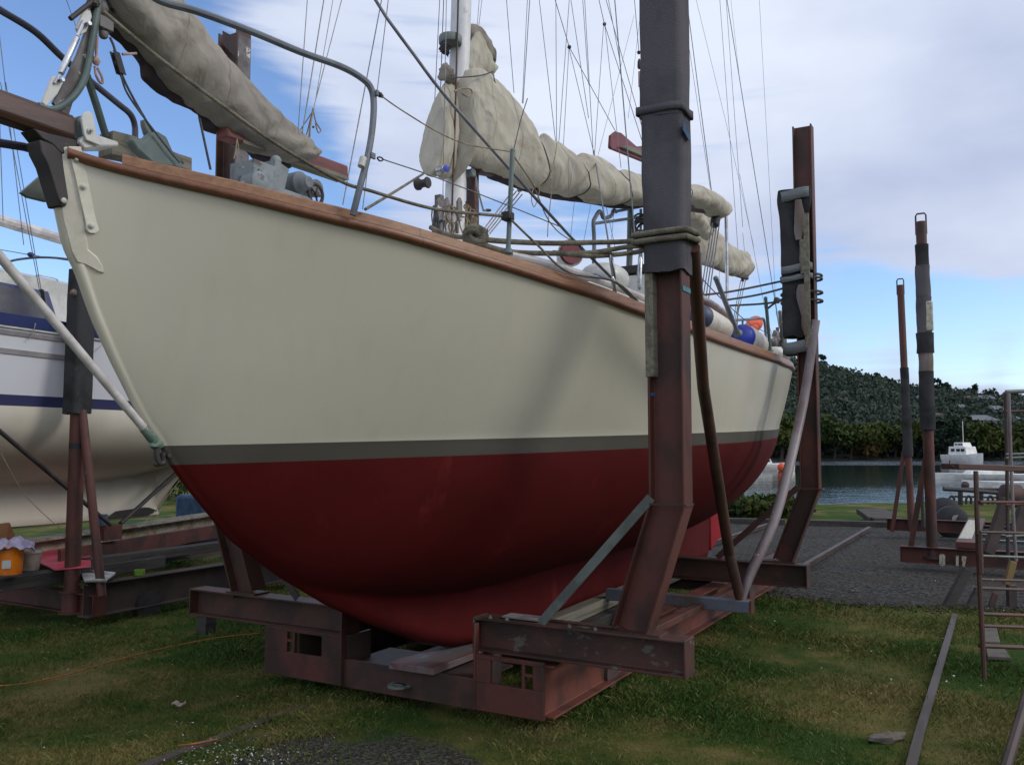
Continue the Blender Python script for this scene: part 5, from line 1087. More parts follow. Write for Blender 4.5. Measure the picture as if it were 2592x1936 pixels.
padding('carpet_padding', 3.05, -1.80, 3.0, 4.2, .19, .26, 'carpet_dark', 25, .015)
q = MB(); q.box(B(-.53, -1.85+.1105, 4.1), .128, .006, 1.75); q.build('bare_flange_face', M['mottled_post'], p3)
q = MB(); q.prism([atU(x, y, -.62) for x, y in ((563, 78), (582, 88), (600, 82), (600, 150), (563, 112))], EU*.01); q.build('bracket', M['brown_steel'], cr)
# struts and flat braces
q = MB(); q.tube([atU(1872, 1532, 1.72), atU(1870, 1500, 1.70), atU(1846, 1400, 1.6)], [.02, .04, .042], 12); q.tube([atU(1846, 1400, 1.6), atU(1780, 980, .6), B(-.45, 1.90, 2.86)], .042, 14, 1); q.build('strut', M['brown_steel'], cr)
q = MB(); q.tube([atU(1880, 1515, 1.78), atU(1900, 1450, 1.85), atU(1955, 1330, 2.1), atU(1995, 1190, 2.4), atU(2035, 1010, 2.85), B(2.98, 1.96, 2.86)], [.025, .042, .043, .043, .043, .04], 14, 4); q.build('strut', M['brace_pipe'], cr)
q = MB(); q.bar(B(-.60, .97, .64), B(-.60, 1.68, 1.41), .012, .055, EV); q.build('flat_brace', M['grey_steel'], cr)
q = MB(); q.bar(B(2.97, 1.0, .64), B(2.97, 1.77, 1.33), .012, .055, EV); q.build('flat_brace', M['brown_steel'], cr)
q = MB(); q.bar(B(-.60, -1.0, .62), B(-.60, -1.70, 1.35), .012, .055, EV); q.build('flat_brace', M['dark_steel'], cr)
q = MB(); q.box(B(1.72, 1.02, .43), .09, 1.24, .095); ar = q.build('outrigger', M['blue_steel'], cr, bevel=.006)
q = MB(); q.box(B(1.72, 1.645, .43), .10, .014, .105); q.build('end_cap', M['red_steel_orange'], ar)
q = MB(); q.bar(B(-.45, 1.30, .46), B(5.5, 1.12, .30), .07, .05); q.build('tie_bar', M['red_steel'], cr, bevel=.004)
q = MB(); q.tube([B(-.50, .86, .636), B(-.50, 1.50, .636)], .012, 8); q.build('weld_bar', M['brown_steel'], cr)
q = MB(); q.box(B(-.50, .80, .640), .12, .26, .012); q.build('base_plate', M['mottled_post'], cr, bevel=.002)
for u, v in ((4.2, .98), (4.2, -.98), (.4, .98), (.4, -.98)):
    q = MB(); q.lathe(B(u, v-.05, .13), EV, [(.03, -.02), (.10, -.015), (.115, 0), (.10, .012), (.10, .08), (.03, .085)], 22); q.build('wheel', M['dark_steel'], cr)
# keel blocks: loose timber under the keel
q = MB(); q.bar(B(-.72, .09, .285), B(1.6, .0, .235), .34, .045); q.v = [p for p in q.v]
tag(q.build('keel_plank', M['painted_plank'], bevel=.006), 'thick paint stained plank under the front of the keel', 'plank', 'timber packing under the keel')
q = MB(); q.bar(B(.1, .36, .33), B(2.7, .33, .36), .12, .10); tag(q.build('packing_timber', M['timber_grey'], bevel=.006), 'long weathered timber lying beside the red keel on the cradle', 'timber', 'timber packing under the keel')
q = MB(); q.bar(B(.5, .44, .24), B(2.6, .44, .25), .10, .09); tag(q.build('packing_timber', M['timber_dark'], bevel=.006), 'darker timber below the long weathered one beside the keel', 'timber', 'timber packing under the keel')
q = MB(); q.bar(B(3.2, .1, .235), B(5.6, .0, .235), .3, .05); tag(q.build('keel_plank', M['timber_dark'], bevel=.006), 'dark plank under the after end of the keel', 'plank', 'timber packing under the keel')
P_ = atZ(522, 1602, 0); q = MB(); q.box(P_+EZ*.19, .12, .12, .40); tag(q.build('support_block', M['timber_dark'], bevel=.006), 'dark timber block standing behind the left front cross beam', 'block')

# ================================================================== LEFT YACHT AND ITS CRADLE
LV = -6.1
ly = root('sailing_yacht', B(0, LV, 0), 'white yacht with navy stripes and a smoked cabin window, standing behind at the left', 'sailing yacht')
def lh(u, z):
    zs = 2.84-.04*u+.02*max(0, -u-2)**1.3*.3; e = max(0, 1-abs((u+.7)/5.9)**2.4); ws = 1.46*e**.62; zb = 1.28+.10*max(0, u-1)**1.3+.15*max(0, -u-3)**1.2
    zw = 2.1
    if z > zw: w_ = ws*(.93+.07*(z-zw)/(zs-zw))
    else: s_ = min(1, (zw-z)/max(.05, zw-zb)); w_ = ws*.93*(1-s_**2.1)**.62
    kt = .16*(1 if -2.6 < u < 1.0 else (max(0, 1-(u-1.0)/1.35) if u > 0 else max(0, 1+(u+2.6)/1.2)))+.02
    kk = .12
    w_ = (w_+kt+math.sqrt((w_-kt)**2+kk*kk))/2 if z < zw-.2 else w_
    return w_, zs, zb
def lkeel(u, z):   # aft edge of the skeg is hollow
    return u
rows = []
for i, u in enumerate(np.linspace(-6.55, 5.1, 130)):
    _, zs, zb = lh(u, 2.2); has = -3.6 < u < 2.25; bot = .80 if has else zb+.005
    if not has: pass
    else: bot = .80+max(0, -u-2.4)*.42
    zz = [bot+(zs-bot)*(j/40)**1.1 for j in range(41)]; P_ = []
    for z in zz:
        w_ = lh(u, z)[0] if (has or z > zb+.02) else .01
        d = min(1, (z-bot)/.06); w_ *= math.sqrt(max(0, 1-(1-d)**2))
        du = (-.10*math.sin(math.pi*min(1, max(0, (z-.8)/.75))) if has and u > 1.4 and z < 1.5 else 0)*min(1, (u-1.4)/.8) if u > 1.4 else 0
        P_.append((u+du, w_, z))
    rows.append([B(a, LV-b_, c) for a, b_, c in P_[::-1]]+[B(a, LV+b_, c) for a, b_, c in P_])
q = MB(); q.grid(rows); q.add(rows[0], [tuple(range(len(rows[0])))]); q.add(rows[-1], [tuple(range(len(rows[0])))]); q.build('hull', M['left_hull'], ly, smooth=50)
def lband(name, z0, z1, off, mat, u0=-6.2, u1=4.6, zslope=True):
    q = MB(); R = []
    for u in np.linspace(u0, u1, 80):
        w_, zs, _ = lh(u, 2.6); dz = -.02*(u) if zslope else 0
        R.append([B(u, LV+lh(u, z0)[0]-.01, z0+dz), B(u, LV+lh(u, z0)[0]+off, z0+dz), B(u, LV+lh(u, z1)[0]+off, z1+dz), B(u, LV+lh(u, z1)[0]-.01, z1+dz)])
    q.grid(R, True); q.f += [(0, 1, 2, 3), tuple(range(len(q.v)-4, len(q.v)))]; return q.build(name, M[mat], ly, bevel=.002)
lband('gunwale_stripe', 2.815, 2.93, .018, 'blue_paint')
lband('rubbing_strip', 2.73, 2.775, .012, 'rub_grey', u1=.15); lband('rubbing_strip', 2.555, 2.605, .012, 'rub_grey', u1=.02)
lband('gunwale_lip', 2.795, 2.812, .022, 'white_paint')
q = MB(); R = []
for u in np.linspace(-4.5, 3.6, 50):
    w_ = lh(u, 2.6)[0]; t = sst(-4.5, -2.5, u)*(1-sst(2.6, 3.6, u)); h_ = .12+.46*t; cw_ = max(.15, min(1.02, w_-.32))
    R.append([B(u, LV+s_*k, z-.04*u) for s_, k, z in ((-1, cw_, 2.7), (-1, cw_-.05, 2.84+h_), (-1, cw_*.7, 2.92+h_), (1, cw_*.7, 2.92+h_), (1, cw_-.05, 2.84+h_), (1, cw_, 2.7))])
q.grid(R); q.build('cabin', M['white_paint'], ly, smooth=20)
q = MB(); q.grid([[B(u, LV+k*(lh(u, 2.6)[0]-.02), 2.86-.04*u) for k in np.linspace(-1, 1, 5)] for u in np.linspace(-6.4, 4.9, 50)]); q.build('deck', M['white_paint'], ly)
def lwin(u0, u1):
    q = MB(); pts = [(u0, 2.965), (u1+.08, 2.965), (u1-.02, 3.30), (u0+.05, 3.30)]
    q.prism([B(u, LV+1.01-.05*(z-2.96)/.4, z-.04*u) for u, z in pts], EV*.012); f_ = q.build('window_frame', M['blue_paint'], ly, bevel=.002)
    pts = [(u0+.03, 2.985), (u1+.035, 2.985), (u1-.06, 3.265), (u0+.08, 3.265)]
    q = MB(); q.prism([B(u, LV+1.014-.05*(z-2.96)/.4, z-.04*u) for u, z in pts], EV*.012); q.build('pane', M['smoked_glass'], f_)
lwin(-2.2, .06); lwin(.62, 2.1)
q = MB(); c = B(.05, LV+.93, 3.44); q.tube([c-EU*.11-EZ*.03, c-EU*.10+EZ*.02, c+EU*.10+EZ*.015, c+EU*.11-EZ*.03], .008, 8, 4); q.box(c-EZ*.035, .28, .04, .01); q.build('grab_rail', M['steel_shiny'], ly)
q = MB(); q.tube([B(-1.6, -5.75, 3.50), B(-.1, -5.75, 3.44)], .022, 8); q.box(B(-.35, -5.75, 3.45), .45, .06, .03); q.build('handrail', M['rub_grey'], ly)
tubev('boom', [(-60, 538), (0, 558), (150, 604), (300, 645)], -5.8, .060, 'white_pole', ly, sm=1)
tubev('boom_cleat', [(38, 583), (50, 578), (60, 578)], -5.72, .008, 'rub_grey', ly)
tubev('guard_rail', [(10, 668), (40, 658), (95, 652), (140, 653), (185, 658)], -5.0, .012, 'purple_tube', ly); tubev('guard_wire', [(-40, 625), (0, 632), (80, 646), (190, 662)], -5.0, .004, 'wire', ly, sm=1)
q = MB(); q.ball(atV(78, 645, -5.0), .035, .03, .025, jit=.1); q.build('rail_fitting', M['blue_paint'], ly)
for x0, y0, x1, y1 in ((0, 100, 60, 620), (35, 330, 104, 735), (24, 330, 100, 735), (168, 0, 200, 90), (0, 330, 8, 560)): tubev('stay', [(x0-(x1-x0)*.3, y0-(y1-y0)*.3) if y0 else (x0, y0), (x1, y1)], -4.9 if y1 > 500 else -5.4, .004, 'wire', ly, sm=1)
q = MB(); q.prism([atV(x, y, -4.88) for x, y in ((101, 735), (108, 735), (114, 778), (110, 782))], EV*.02); q.ball(atV(105, 736, -4.88), .02); q.build('chainplate', M['black_iron'], ly)
tubev('line', [(90, 818), (84, 840), (72, 860)], -4.62, .005, 'rub_grey', ly); tubev('line', [(205, 896), (235, 893), (258, 872)], -4.62, .003, 'rub_grey', ly)
q = MB(); c = B(2.22, LV, 1.20); q.lathe(c-EU*.12, EU, [(.03, 0), (.045, .05), (.045, .16), (.02, .20)], 14)
for k in range(3):
    a = k*2.094+.35; d = EV*math.cos(a)+EZ*math.sin(a); t_ = EU.cross(d)
    q.grid([[c+d*r*.30+t_*w_*s_+EU*(.05+.04*s_) for s_ in (-1, 0, 1)] for r, w_ in ((.1, .03), (.4, .07), (.7, .085), (.92, .06), (1.0, .01))])
pr = q.build('propeller', M['black_iron'], ly); so = pr.modifiers.new('t', 'SOLIDIFY'); so.thickness = .012
lc = root('boat_cradle', B(1.5, -5.2, 0), 'rust brown steel cradle under the white yacht at the left', 'boat cradle', 'boat cradles')
ib('side_beam', B(-.1, -4.17, .25), B(6.5, -4.17, .25), .31, .15, 'dark_steel', lc); ib('side_beam', B(-.1, -6.9, .25), B(6.5, -6.9, .25), .31, .15, 'dark_steel', lc)
ib('cross_beam', B(.02, -4.10, .20), B(.02, -7.4, .20), .20, .14, 'red_steel', lc, ends=True); ib('cross_beam', B(3.4, -3.9, .35), B(3.4, -7.4, .35), .20, .14, 'red_steel', lc)
a, b_ = atV(150, 1412, -5.0), atV(560, 1342, -5.4); q = MB(); q.bar(a, b_, .05, .17); q.build('floor_beam', M['red_steel'], lc, bevel=.004)
a, b_ = atV(215, 1425, -4.75), atV(600, 1375, -4.75); q = MB(); q.bar(a, b_, .16, .10); q.build('floor_beam', M['timber_dark'], lc, bevel=.006)
a, b_ = atV(-120, 1438, -4.6), atV(200, 1462, -4.6); q = MB(); q.bar(B(-.9, -4.75, .42), B(1.2, -4.75, .44), .22, .12); q.build('floor_beam', M['timber_dark'], lc, bevel=.006)
a, b_ = atV(60, 1392, LV+.02), atV(600, 1308, LV+.02); a.z -= .02; b_.z -= .02; q = MB(); q.ibeam(a, b_, EZ, .26, .28, .03, .02); q.build('keel_beam', M['pale_beam'], lc, bevel=.006)
pc = B(-.02, -4.46, 0)
q = MB(); q.tube([pc+EZ*.1, pc+EZ*2.3, pc+EZ*4.05-EV*.02], .072, 18); lp = q.build('post', M['red_steel'], lc)
q = MB(); q.lathe(pc+EZ*.10, EZ, [(.11, 0), (.11, .012), (.085, .014), (.085, .20), (.11, .202), (.11, .214)], 20); q.build('collar', M['red_steel'], lp)
q = MB(); q.lathe(pc+EZ*1.68, EZ, [(.0735, 0), (.0735, .055)], 18); q.build('tape_mark', M['rubber'], lp)
padding('carpet_padding', -.02, -4.475, 2.02, 3.45, .20, .20, 'carpet_dark', 41, .008, par=lc)
q = MB(); q.tube([pc+EZ*2.05+EV*.06, B(-.02, -4.0, .30)], .042, 12); q.build('strut', M['red_steel'], lc)
q = MB(); q.tube([atV(-40, 1058, -4.75), atV(280, 1328, -4.95)], .022, 10); q.build('tie_rod', M['black_iron'], lc); q = MB(); q.tube([atV(305, 1325, -5.2), atV(480, 1165, -5.6)], .024, 10); q.build('tie_rod', M['black_iron'], lc)
q = MB(); q.box(atV(272, 1346, -5.1), .22, .2, .16); q.build('packing_box', M['red_steel'], lc, bevel=.004); q = MB(); q.lathe(pc+EZ*3.2+EV*.02-EU*.14, EU, [(.02, 0), (.04, .03), (.03, .06)], 9); q.build('foam_lump', M['foam'], lc)
q = MB(); q.lathe(B(.6, -4.2, .1), EV, [(.03, -.03), (.14, -.02), (.155, 0), (.14, .02), (.14, .09), (.03, .1)], 20); q.build('wheel', M['black_iron'], lc)
# things lying on that cradle
def bucket(name, at, r0, r1, h, mat, lb, extra=None):
    rt = root(name, at, lb, name.split('_')[-1]); q = MB(); q.lathe(at, EZ, [(r0, 0), (r1, h-.03), (r1*1.06, h-.028), (r1*1.06, h-.01), (r1*1.0, h), (r1*.93, h), (r0*.9, .02)], 24); q.build('shell', M[mat], rt); return rt
bk = bucket('paint_bucket', atV(25, 1452, -4.60), .098, .112, .27, 'orange_plastic', 'orange plastic bucket with a lilac rag over its rim')
q = MB(); ax = (C0-atV(25, 1452, -4.6)); ax.z = 0; ax.normalize(); sd_ = EZ.cross(ax); c = atV(25, 1452, -4.6)+ax*.105+EZ*.10-sd_*.03
q.box(c, .002, .07, .075, ax, sd_, EZ); q.build('paper_label', M['white_tray'], bk)
random.seed(3)
q = MB(); rowsR = []
for i in range(15):
    r_ = []
    for j in range(22):
        x, y = (i/14-.5)*.34, (j/21-.5)*.36; z = .28-.5*max(0, math.hypot(x, y)-.09)*1.2+.06*mnoise.noise(Vector((x*12, y*12, 2)))+.035*mnoise.noise(Vector((x*30, y*30, 5)))
        r_.append(atV(32, 1452, -4.58)+sd_*(-x*1.0)+ax*y*.8+EZ*(z+.03))
    rowsR.append(r_)
q.grid(rowsR); rg = q.build('rag', M['lilac_rag'], smooth=80); so = rg.modifiers.new('t', 'SOLIDIFY'); so.thickness = .006; tag(rg, 'crumpled lilac rag hanging over the orange bucket', 'rag')
bucket('plastic_tub', atV(76, 1442, -4.72), .075, .10, .19, 'grey_plastic', 'dirty off white plastic tub beside the orange bucket')
q = MB(); q.prism([atV(x, y, -4.95) for x, y in ((-30, 1330), (25, 1322), (42, 1362), (44, 1400), (-30, 1405))], -EV*.03); tag(q.build('cardboard_box', M['cardboard'], bevel=.004), 'brown cardboard flap behind the orange bucket', 'box')
z_ = .50; q = MB(); q.prism([atZ(x, y, z_+.03*(x-95)/100) for x, y in ((96, 1386), (150, 1380), (228, 1400), (230, 1436), (138, 1444), (98, 1424))], EZ*.014); tag(q.build('painted_board', M['pink_board'], bevel=.003), 'flat pink painted board lying behind the pipe post', 'board')
q = MB(); P_ = [atZ(x, y, .43) for x, y in ((206, 1448), (290, 1457), (268, 1474), (216, 1474))]; q.prism(P_, EZ*.006)
cc = sum(P_, Vector())/4
for i in range(4):
    a, b_ = P_[i], P_[(i+1) % 4]; o = (((a+b_)/2)-cc).normalized(); q.add([a, b_, b_+o*.02+EZ*.035, a+o*.02+EZ*.035], [(0, 1, 2, 3)])
tr = q.build('paint_tray', M['white_tray']); so = tr.modifiers.new('t', 'SOLIDIFY'); so.thickness = .003; tag(tr, 'white plastic paint tray on the cradle beam', 'tray')
c = atV(353, 1455, -4.2); q = MB(); q.lathe(c, EZ, [(.038, 0), (.052, 0), (.052, .055), (.038, .055), (.038, 0)], 24); tag(q.build('tape_roll', M['green_tape']), 'green roll of masking tape on the near cradle beam', 'tape')
q = MB(); c = atV(258, 1330, -5.15); q.lathe(c, EZ, [(.055, 0), (.055, .11), (.06, .112), (.06, .12), (.05, .12)], 20); tag(q.build('paint_can', M['blue_rag']), 'small dark blue can beside the white yacht keel', 'can')
q = MB(); q.prism([atV(x, y, -5.9) for x, y in ((272, 1312), (300, 1294), (378, 1284), (400, 1292), (372, 1306))], -EV*.25); tag(q.build('loose_plate', M['timber_dark'], bevel=.004), 'dark loose plate lying on the pale keel beam', 'plate')
q = MB(); q.box(atV(505, 1290, -8.0), .5, .6, .5); tag(q.build('blue_drum', M['blue_rag'], bevel=.06), 'blue bin on the grass seen under the red bow', 'bin')
tb = MB(); tb.tube([atV(-30, 1080, -4.7), atV(20, 1180, -4.7), atV(70, 1260, -4.75), atV(160, 1345, -4.8)], .0035, 6, 5); tag(tb.build('cord', M['rope_tan']), 'thin tan cord hanging down past the white hull', 'cord')
tb = MB(); tb.tube([atV(455, 1215, -5.6), atV(400, 1285, -5.3), atV(352, 1335, -5.1)], .004, 6, 3); tag(tb.build('cord', M['rope_tan']), 'short yellowish cord right of the propeller', 'cord')

# ================================================================== RIGHT BACKGROUND
rc = root('boat_cradle', B(10, 3.2, 0), 'empty red steel cradle with two wrapped posts standing on the gravel', 'boat cradle', 'boat cradles')
zr = .30
ib('cross_beam', B(8.0, 2.12, .215), B(8.0, 6.2, .215), .22, .14, 'red_steel', rc, ends=True); ib('cross_beam', B(12.5, 1.45, .25), B(12.5, 6.2, .25), .22, .14, 'red_steel', rc, ends=True)
q = MB(); q.bar(B(7.95, 2.93, .38), B(12.5, 2.93, .38), .26, .08); sb_ = q.build('side_beam', M['red_steel'], rc, bevel=.006)
q = MB(); q.bar(B(8.4, 2.90, .424), B(11.9, 2.90, .424), .16, .006); q.build('paint_strip', M['number_white'], sb_)
q = MB(); q.bar(B(7.95, 4.9, .34), B(12.5, 4.9, .34), .26, .12); q.build('side_beam', M['red_steel'], rc, bevel=.006)
for u in (8.9, 9.8, 10.6, 11.4): ib('floor_beam', B(u, 3.0, .34), B(u, 6, .34), .08, .10, 'grey_steel' if u < 10 else 'dark_steel', rc)
def bgpost(px0, py0, px1, py1, u, r, splits, seed):
    a, b_ = atU(px0, py0, u), atU(px1, py1, u); q = MB(); q.tube([a, b_], r, 16); po = q.build('post', M['red_steel'], rc)
    q = MB(); w_ = r*.95; t = b_; q.tube([t+EV*w_-EZ*.18, t+EV*w_+EZ*.09, t+EV*w_*.7+EZ*.12, t-EV*w_*.7+EZ*.12, t-EV*w_+EZ*.09, t-EV*w_-EZ*.18], .012, 8); q.build('lifting_loop', M['dark_steel'], po)
    for k, (f0, f1, rr, mt_) in enumerate(splits):
        n = 26; R = []; p, q2 = a.lerp(b_, f0), a.lerp(b_, f1)
        for i in range(n+1):
            c = p.lerp(q2, i/n); R.append([c+(EU*math.cos(t_)+EV*math.sin(t_))*(rr+.014*mnoise.noise(Vector((math.cos(t_), math.sin(t_)+seed+k, c.z*4)))) for t_ in np.linspace(0, 2*math.pi, 16, endpoint=False)])
        q = MB(); q.grid(R, True); q.f += [tuple(range(16)), tuple(range(n*16, (n+1)*16))]; q.build('wrapping', M[mt_], po, smooth=70)
    return po
pb = bgpost(2360, 1405, 2331, 562, 8.05, .070, [(.37, .545, .098, 'carpet_dark'), (.545, .60, .095, 'foam'), (.60, .66, .115, 'carpet_dark'), (.65, .77, .10, 'carpet'), (.77, .865, .095, 'carpet'), (.86, .93, .088, 'carpet_dark')], 1)
q = MB(); c = atU(2352, 800, 7.98); q.box(c, .05, .1, .42); q.build('reflective_patch', M['number_white'], pb, bevel=.02)
q = MB(); q.lathe(atU(2360, 1412, 8.05), EZ, [(.13, 0), (.13, .02), (.08, .03), (.08, .08)], 16); q.build('collar', M['dark_steel'], pb)
bgpost(2308, 1345, 2279, 722, 12.4, .062, [(.30, .50, .085, 'carpet_dark'), (.5, .66, .075, 'carpet_dark')], 7)
q = MB(); q.bar(atU(2302, 1405, 8.05), atU(2345, 1150, 8.05), .07, .05, EU); q.build('brace', M['red_steel'], rc); q = MB(); q.prism([atU(x, y, 8.05) for x, y in ((2333, 1224), (2350, 1224), (2350, 1120), (2344, 1150))], EU*.02); q.build('gusset', M['red_steel'], rc)
q = MB(); q.bar(atU(2258, 1345, 12.4), atU(2290, 1130, 12.4), .07, .05, EU); q.build('brace', M['red_steel'], rc)
q = MB(); q.tube([atU(2338, 1335, 11), atU(2332, 1225, 11)], .03, 10); q.build('brace', M['black_iron'], rc)
def glyph(parts, par):
    q = MB()
    for (x0, y0), (x1, y1) in parts:
        a, b_ = atU(x0, y0, 7.915), atU(x1, y1, 7.915); q.bar(a, b_, .03, .006, EU) if False else q.box((a+b_)/2, .004, .032, (b_-a).length+.02, EU, (b_-a).cross(EU), (b_-a))
    q.build('painted_number', M['number_white'], par)
glyph([((2381, 1406), (2381, 1426)), ((2389, 1407), (2389, 1427)), ((2382, 1405), (2388, 1405)), ((2382, 1428), (2388, 1429))], rc)
glyph([((2423, 1408), (2423, 1430))], rc); glyph([((2438, 1409), (2438, 1419)), ((2443, 1410), (2439, 1431))], rc)
q = MB(); c = atU(2392, 1300, 13.6)
for k in (0, 1):
    q = MB(); q.lathe(c+Vector((-.15*k, -.6*k, -.12*k)), Vector((.25, 1, 0)), [(.13, 0), (.27, .02), (.31, .05), (.31, .13), (.27, .16), (.13, .17)], 24)
    tag(q.build('old_tyre', M['rubber']), ('farther dark tyre half hidden beyond the empty cradle', 'nearer dark tyre leaning before the other one beyond the empty cradle')[k], 'tyre', 'tyres beyond the cradle')
q = MB(); q.prism([atU(x, y, 13) for x, y in ((2398, 1318), (2415, 1304), (2426, 1304), (2412, 1326))], EU*.03); tag(q.build('loose_board', M['wall_cream'], bevel=.005), 'pale board leaning on the tyres', 'board')
q = MB(); R = []
for i in range(9): R.append([Vector((6.9+.55*i/8-.2, 10.6+.5*j/8, .03+.07*abs(mnoise.noise(Vector((i*.5, j*.5, 3)))))) for j in range(9)])
q.grid(R); tag(q.build('blue_tarp', M['blue_rag']), 'crumpled blue tarp on the gravel under the empty cradle', 'tarp')
# trestle at the right edge
tr = root('pipe_trestle', Vector((3.4, 6.4, 0)), 'rusty pipe trestle with a plank on top at the right edge', 'trestle', rot=0)
def ty(name, pts, Y, r, mat, par, sm=1, cap=8):
    q = MB(); q.tube([atY(x, y, Y if not isinstance(Y, (list, tuple)) else Y[i]) for i, (x, y) in enumerate(pts)], r, cap, sm); return q.build(name, M[mat], par)
ty('upright', [(2470, 1192), (2476, 1400), (2492, 1716)], [6.5, 6.45, 6.42], .018, 'brown_steel', tr); ty('upright_sleeve', [(2478, 1350), (2482, 1450)], [6.43, 6.43], .024, 'brown_steel', tr)
for y0, y1, r, mt_ in ((1270, 1272, .011, 'red_steel'), (1346, 1350, .010, 'brown_steel'), (1406, 1412, .009, 'grey_steel'), (1466, 1471, .010, 'brown_steel'), (1488, 1494, .012, 'brown_steel'), (1553, 1559, .014, 'red_steel'), (1583, 1589, .013, 'brown_steel'), (1634, 1640, .016, 'brown_steel')):
    ty('rung', [(2480, y0), (2640, y1)], [6.45, 6.9], r, mt_, tr)
q = MB(); q.bar(atY(2404, 1180, 6.6), atY(2700, 1190, 6.8), .20, .045); q.build('plank', M['brown_wood'], tr, bevel=.006)
ty('tie_hook', [(2404, 1165), (2404, 1174), (2416, 1182)], 6.5, .004, 'black_iron', tr)
ty('leg', [(2660, 1560), (2548, 1936), (2520, 2020)], [5.6, 4.7, 4.6], .028, 'dark_steel', tr)
la = root('ladder', atY(2560, 1440, 8.6), 'thin grey pipe ladder standing behind the trestle', 'ladder', rot=0)
ty('rail', [(2545, 992), (2549, 1180), (2552, 1420)], 8.6, .018, 'dark_steel', la); ty('rail', [(2553, 995), (2560, 1200), (2566, 1330), (2572, 1420)], 8.3, .016, 'brace_pipe', la)
for y in (990, 1040, 1148, 1157, 1276, 1355): ty('rung', [(2546, y+2), (2650, y-2)], 8.5, .012 if y > 1000 else .02, 'red_steel' if y in (1040, 1276) else 'grey_steel', la)
tl = root('timber_prop', atY(2450, 1500, 9.4), 'dark splayed timber props behind the trestle', 'prop', rot=0)
for pts, r, mt_ in (([(2450, 1440), (2384, 1562)], .05, 'timber_dark'), ([(2478, 1490), (2440, 1568)], .04, 'timber_dark'), ([(2548, 1262), (2500, 1400)], .055, 'dark_steel'), ([(2564, 1420), (2548, 1480)], .035, 'yellow_steel'), ([(2600, 1262), (2570, 1350)], .055, 'dark_steel'), ([(2560, 1480), (2562, 1560)], .045, 'dark_steel'), ([(2520, 1500), (2490, 1590)], .03, 'brown_steel')):
    q = MB(); a, b_ = atY(*pts[0], 9.4), atY(*pts[1], 9.4); q.bar(a, b_, r*2, r*1.4, Vector((0, 1, 0))); q.build('leg', M[mt_], tl, bevel=.005)
q = MB(); q.lathe(atY(2560, 1255, 12), Vector((1, 0, 0)), [(.10, -.12), (.16, -.1), (.16, .1), (.10, .12)], 16); tag(q.build('winch_drum', M['brown_steel'], rot=0), 'brown winch drum behind the ladder', 'winch')
q = MB(); q.prism([atZ(x, y, .01) for x, y in ((2492, 1590), (2522, 1592), (2532, 1632), (2492, 1632))], EZ*.03); tag(q.build('paving_slab', M['concrete'], rot=0, bevel=.006), 'pale concrete slab in the grass below the trestle rungs', 'slab')
q = MB(); q.prism([atZ(x, y, .01) for x, y in ((2494, 1640), (2540, 1645), (2560, 1672), (2500, 1670))], EZ*.03); tag(q.build('paving_slab', M['concrete'], rot=0, bevel=.006), 'second concrete slab just nearer than the pale one', 'slab')
# railing on the bank
rl = root('bank_railing', Vector((13.5, 25.5, 0)), 'black metal railing with hoops on the river bank', 'railing', rot=0)
ty('top_rail', [(2425, 1236), (2660, 1240)], 25.2, .035, 'black_iron', rl); ty('hand_rail', [(2388, 1237), (2480, 1243), (2640, 1258)], 24.6, .06, 'black_iron', rl, sm=3); ty('low_rail', [(2412, 1256), (2660, 1262)], 25.2, .03, 'black_iron', rl)
for x in (2431, 2483, 2528, 2590): ty('rail_post', [(x, 1278), (x, 1236)], 25.2, .07, 'black_iron', rl)
for x in (2409, 2452, 2507, 2560): ty('hoop', [(x-6, 1276), (x-6, 1262), (x, 1255), (x+6, 1262), (x+6, 1276)], 25.0, .035, 'black_iron', rl, sm=4)
# boats on the river
def boat(name, px, py, Y, L, wd, ht, head, lb, cab, cat='boat', sheer=.25, mast=None, group='boats moored on the river'):
    c = atY(px, py, Y); c.z = -.6; fx = Vector((math.cos(head), math.sin(head), 0)); fy = Vector((-math.sin(head), math.cos(head), 0)); r = root(name, c, lb, cat, group, rot=0); R = []
    for i in range(21):
        t = i/20*2-1; w_ = wd/2*max(0, 1-max(0, t)**2.6)*(.82+.18*(1-abs(min(0, t)))); h_ = ht*(1+sheer*max(0, t)**2)
        R.append([c+fx*t*L/2*(1+.06*k if t > .9 else 1)+fy*w_*s_*k+EZ*z for s_, k, z in ((-1, 1, h_), (-1, .93, h_*.4), (-1, .6, -.25), (1, .6, -.25), (1, .93, h_*.4), (1, 1, h_))])
    q = MB(); q.grid(R, True); q.f += [tuple(range(6)), tuple(range(120, 126))]; q.build('hull', M['far_white'], r, smooth=50)
    for (x0, x1, w2, z0, z1) in cab:
        q = MB(); a = [c+fx*x+fy*y*(1 if z == z0 else .86)+EZ*z for z in (z0, z1) for x, y in ((x0, -w2/2), (x1-(.0 if z == z0 else .25), -w2/2), (x1-(.0 if z == z0 else .25), w2/2), (x0, w2/2))]
        q.add(a, [(0, 1, 2, 3), (4, 5, 6, 7), (0, 1, 5, 4), (1, 2, 6, 5), (2, 3, 7, 6), (3, 0, 4, 7)]); cb = q.build('cabin', M['far_white'], r, bevel=.05)
        for k in (.25, .55, .8):
            q = MB(); q.box(c+fx*(x0+(x1-x0)*k)-fy*(w2/2*.95+.0)+EZ*(z0+(z1-z0)*.6), (x1-x0)*.18, .1, (z1-z0)*.3, fx, fy); q.build('window', M['dark_glass'], cb)
    if mast: q = MB(); q.tube([c+fx*mast[0]+EZ*ht, c+fx*mast[0]+EZ*mast[1]], mast[2], 8); q.build('mast', M['far_white'], r)
    return r
b1 = boat('moored_boat', 1925, 1187, 84, 6.6, 2.2, .62, .12, 'small white cabin boat moored beyond the yacht stern', [(-1.9, 1.0, 1.4, .6, 1.15)])
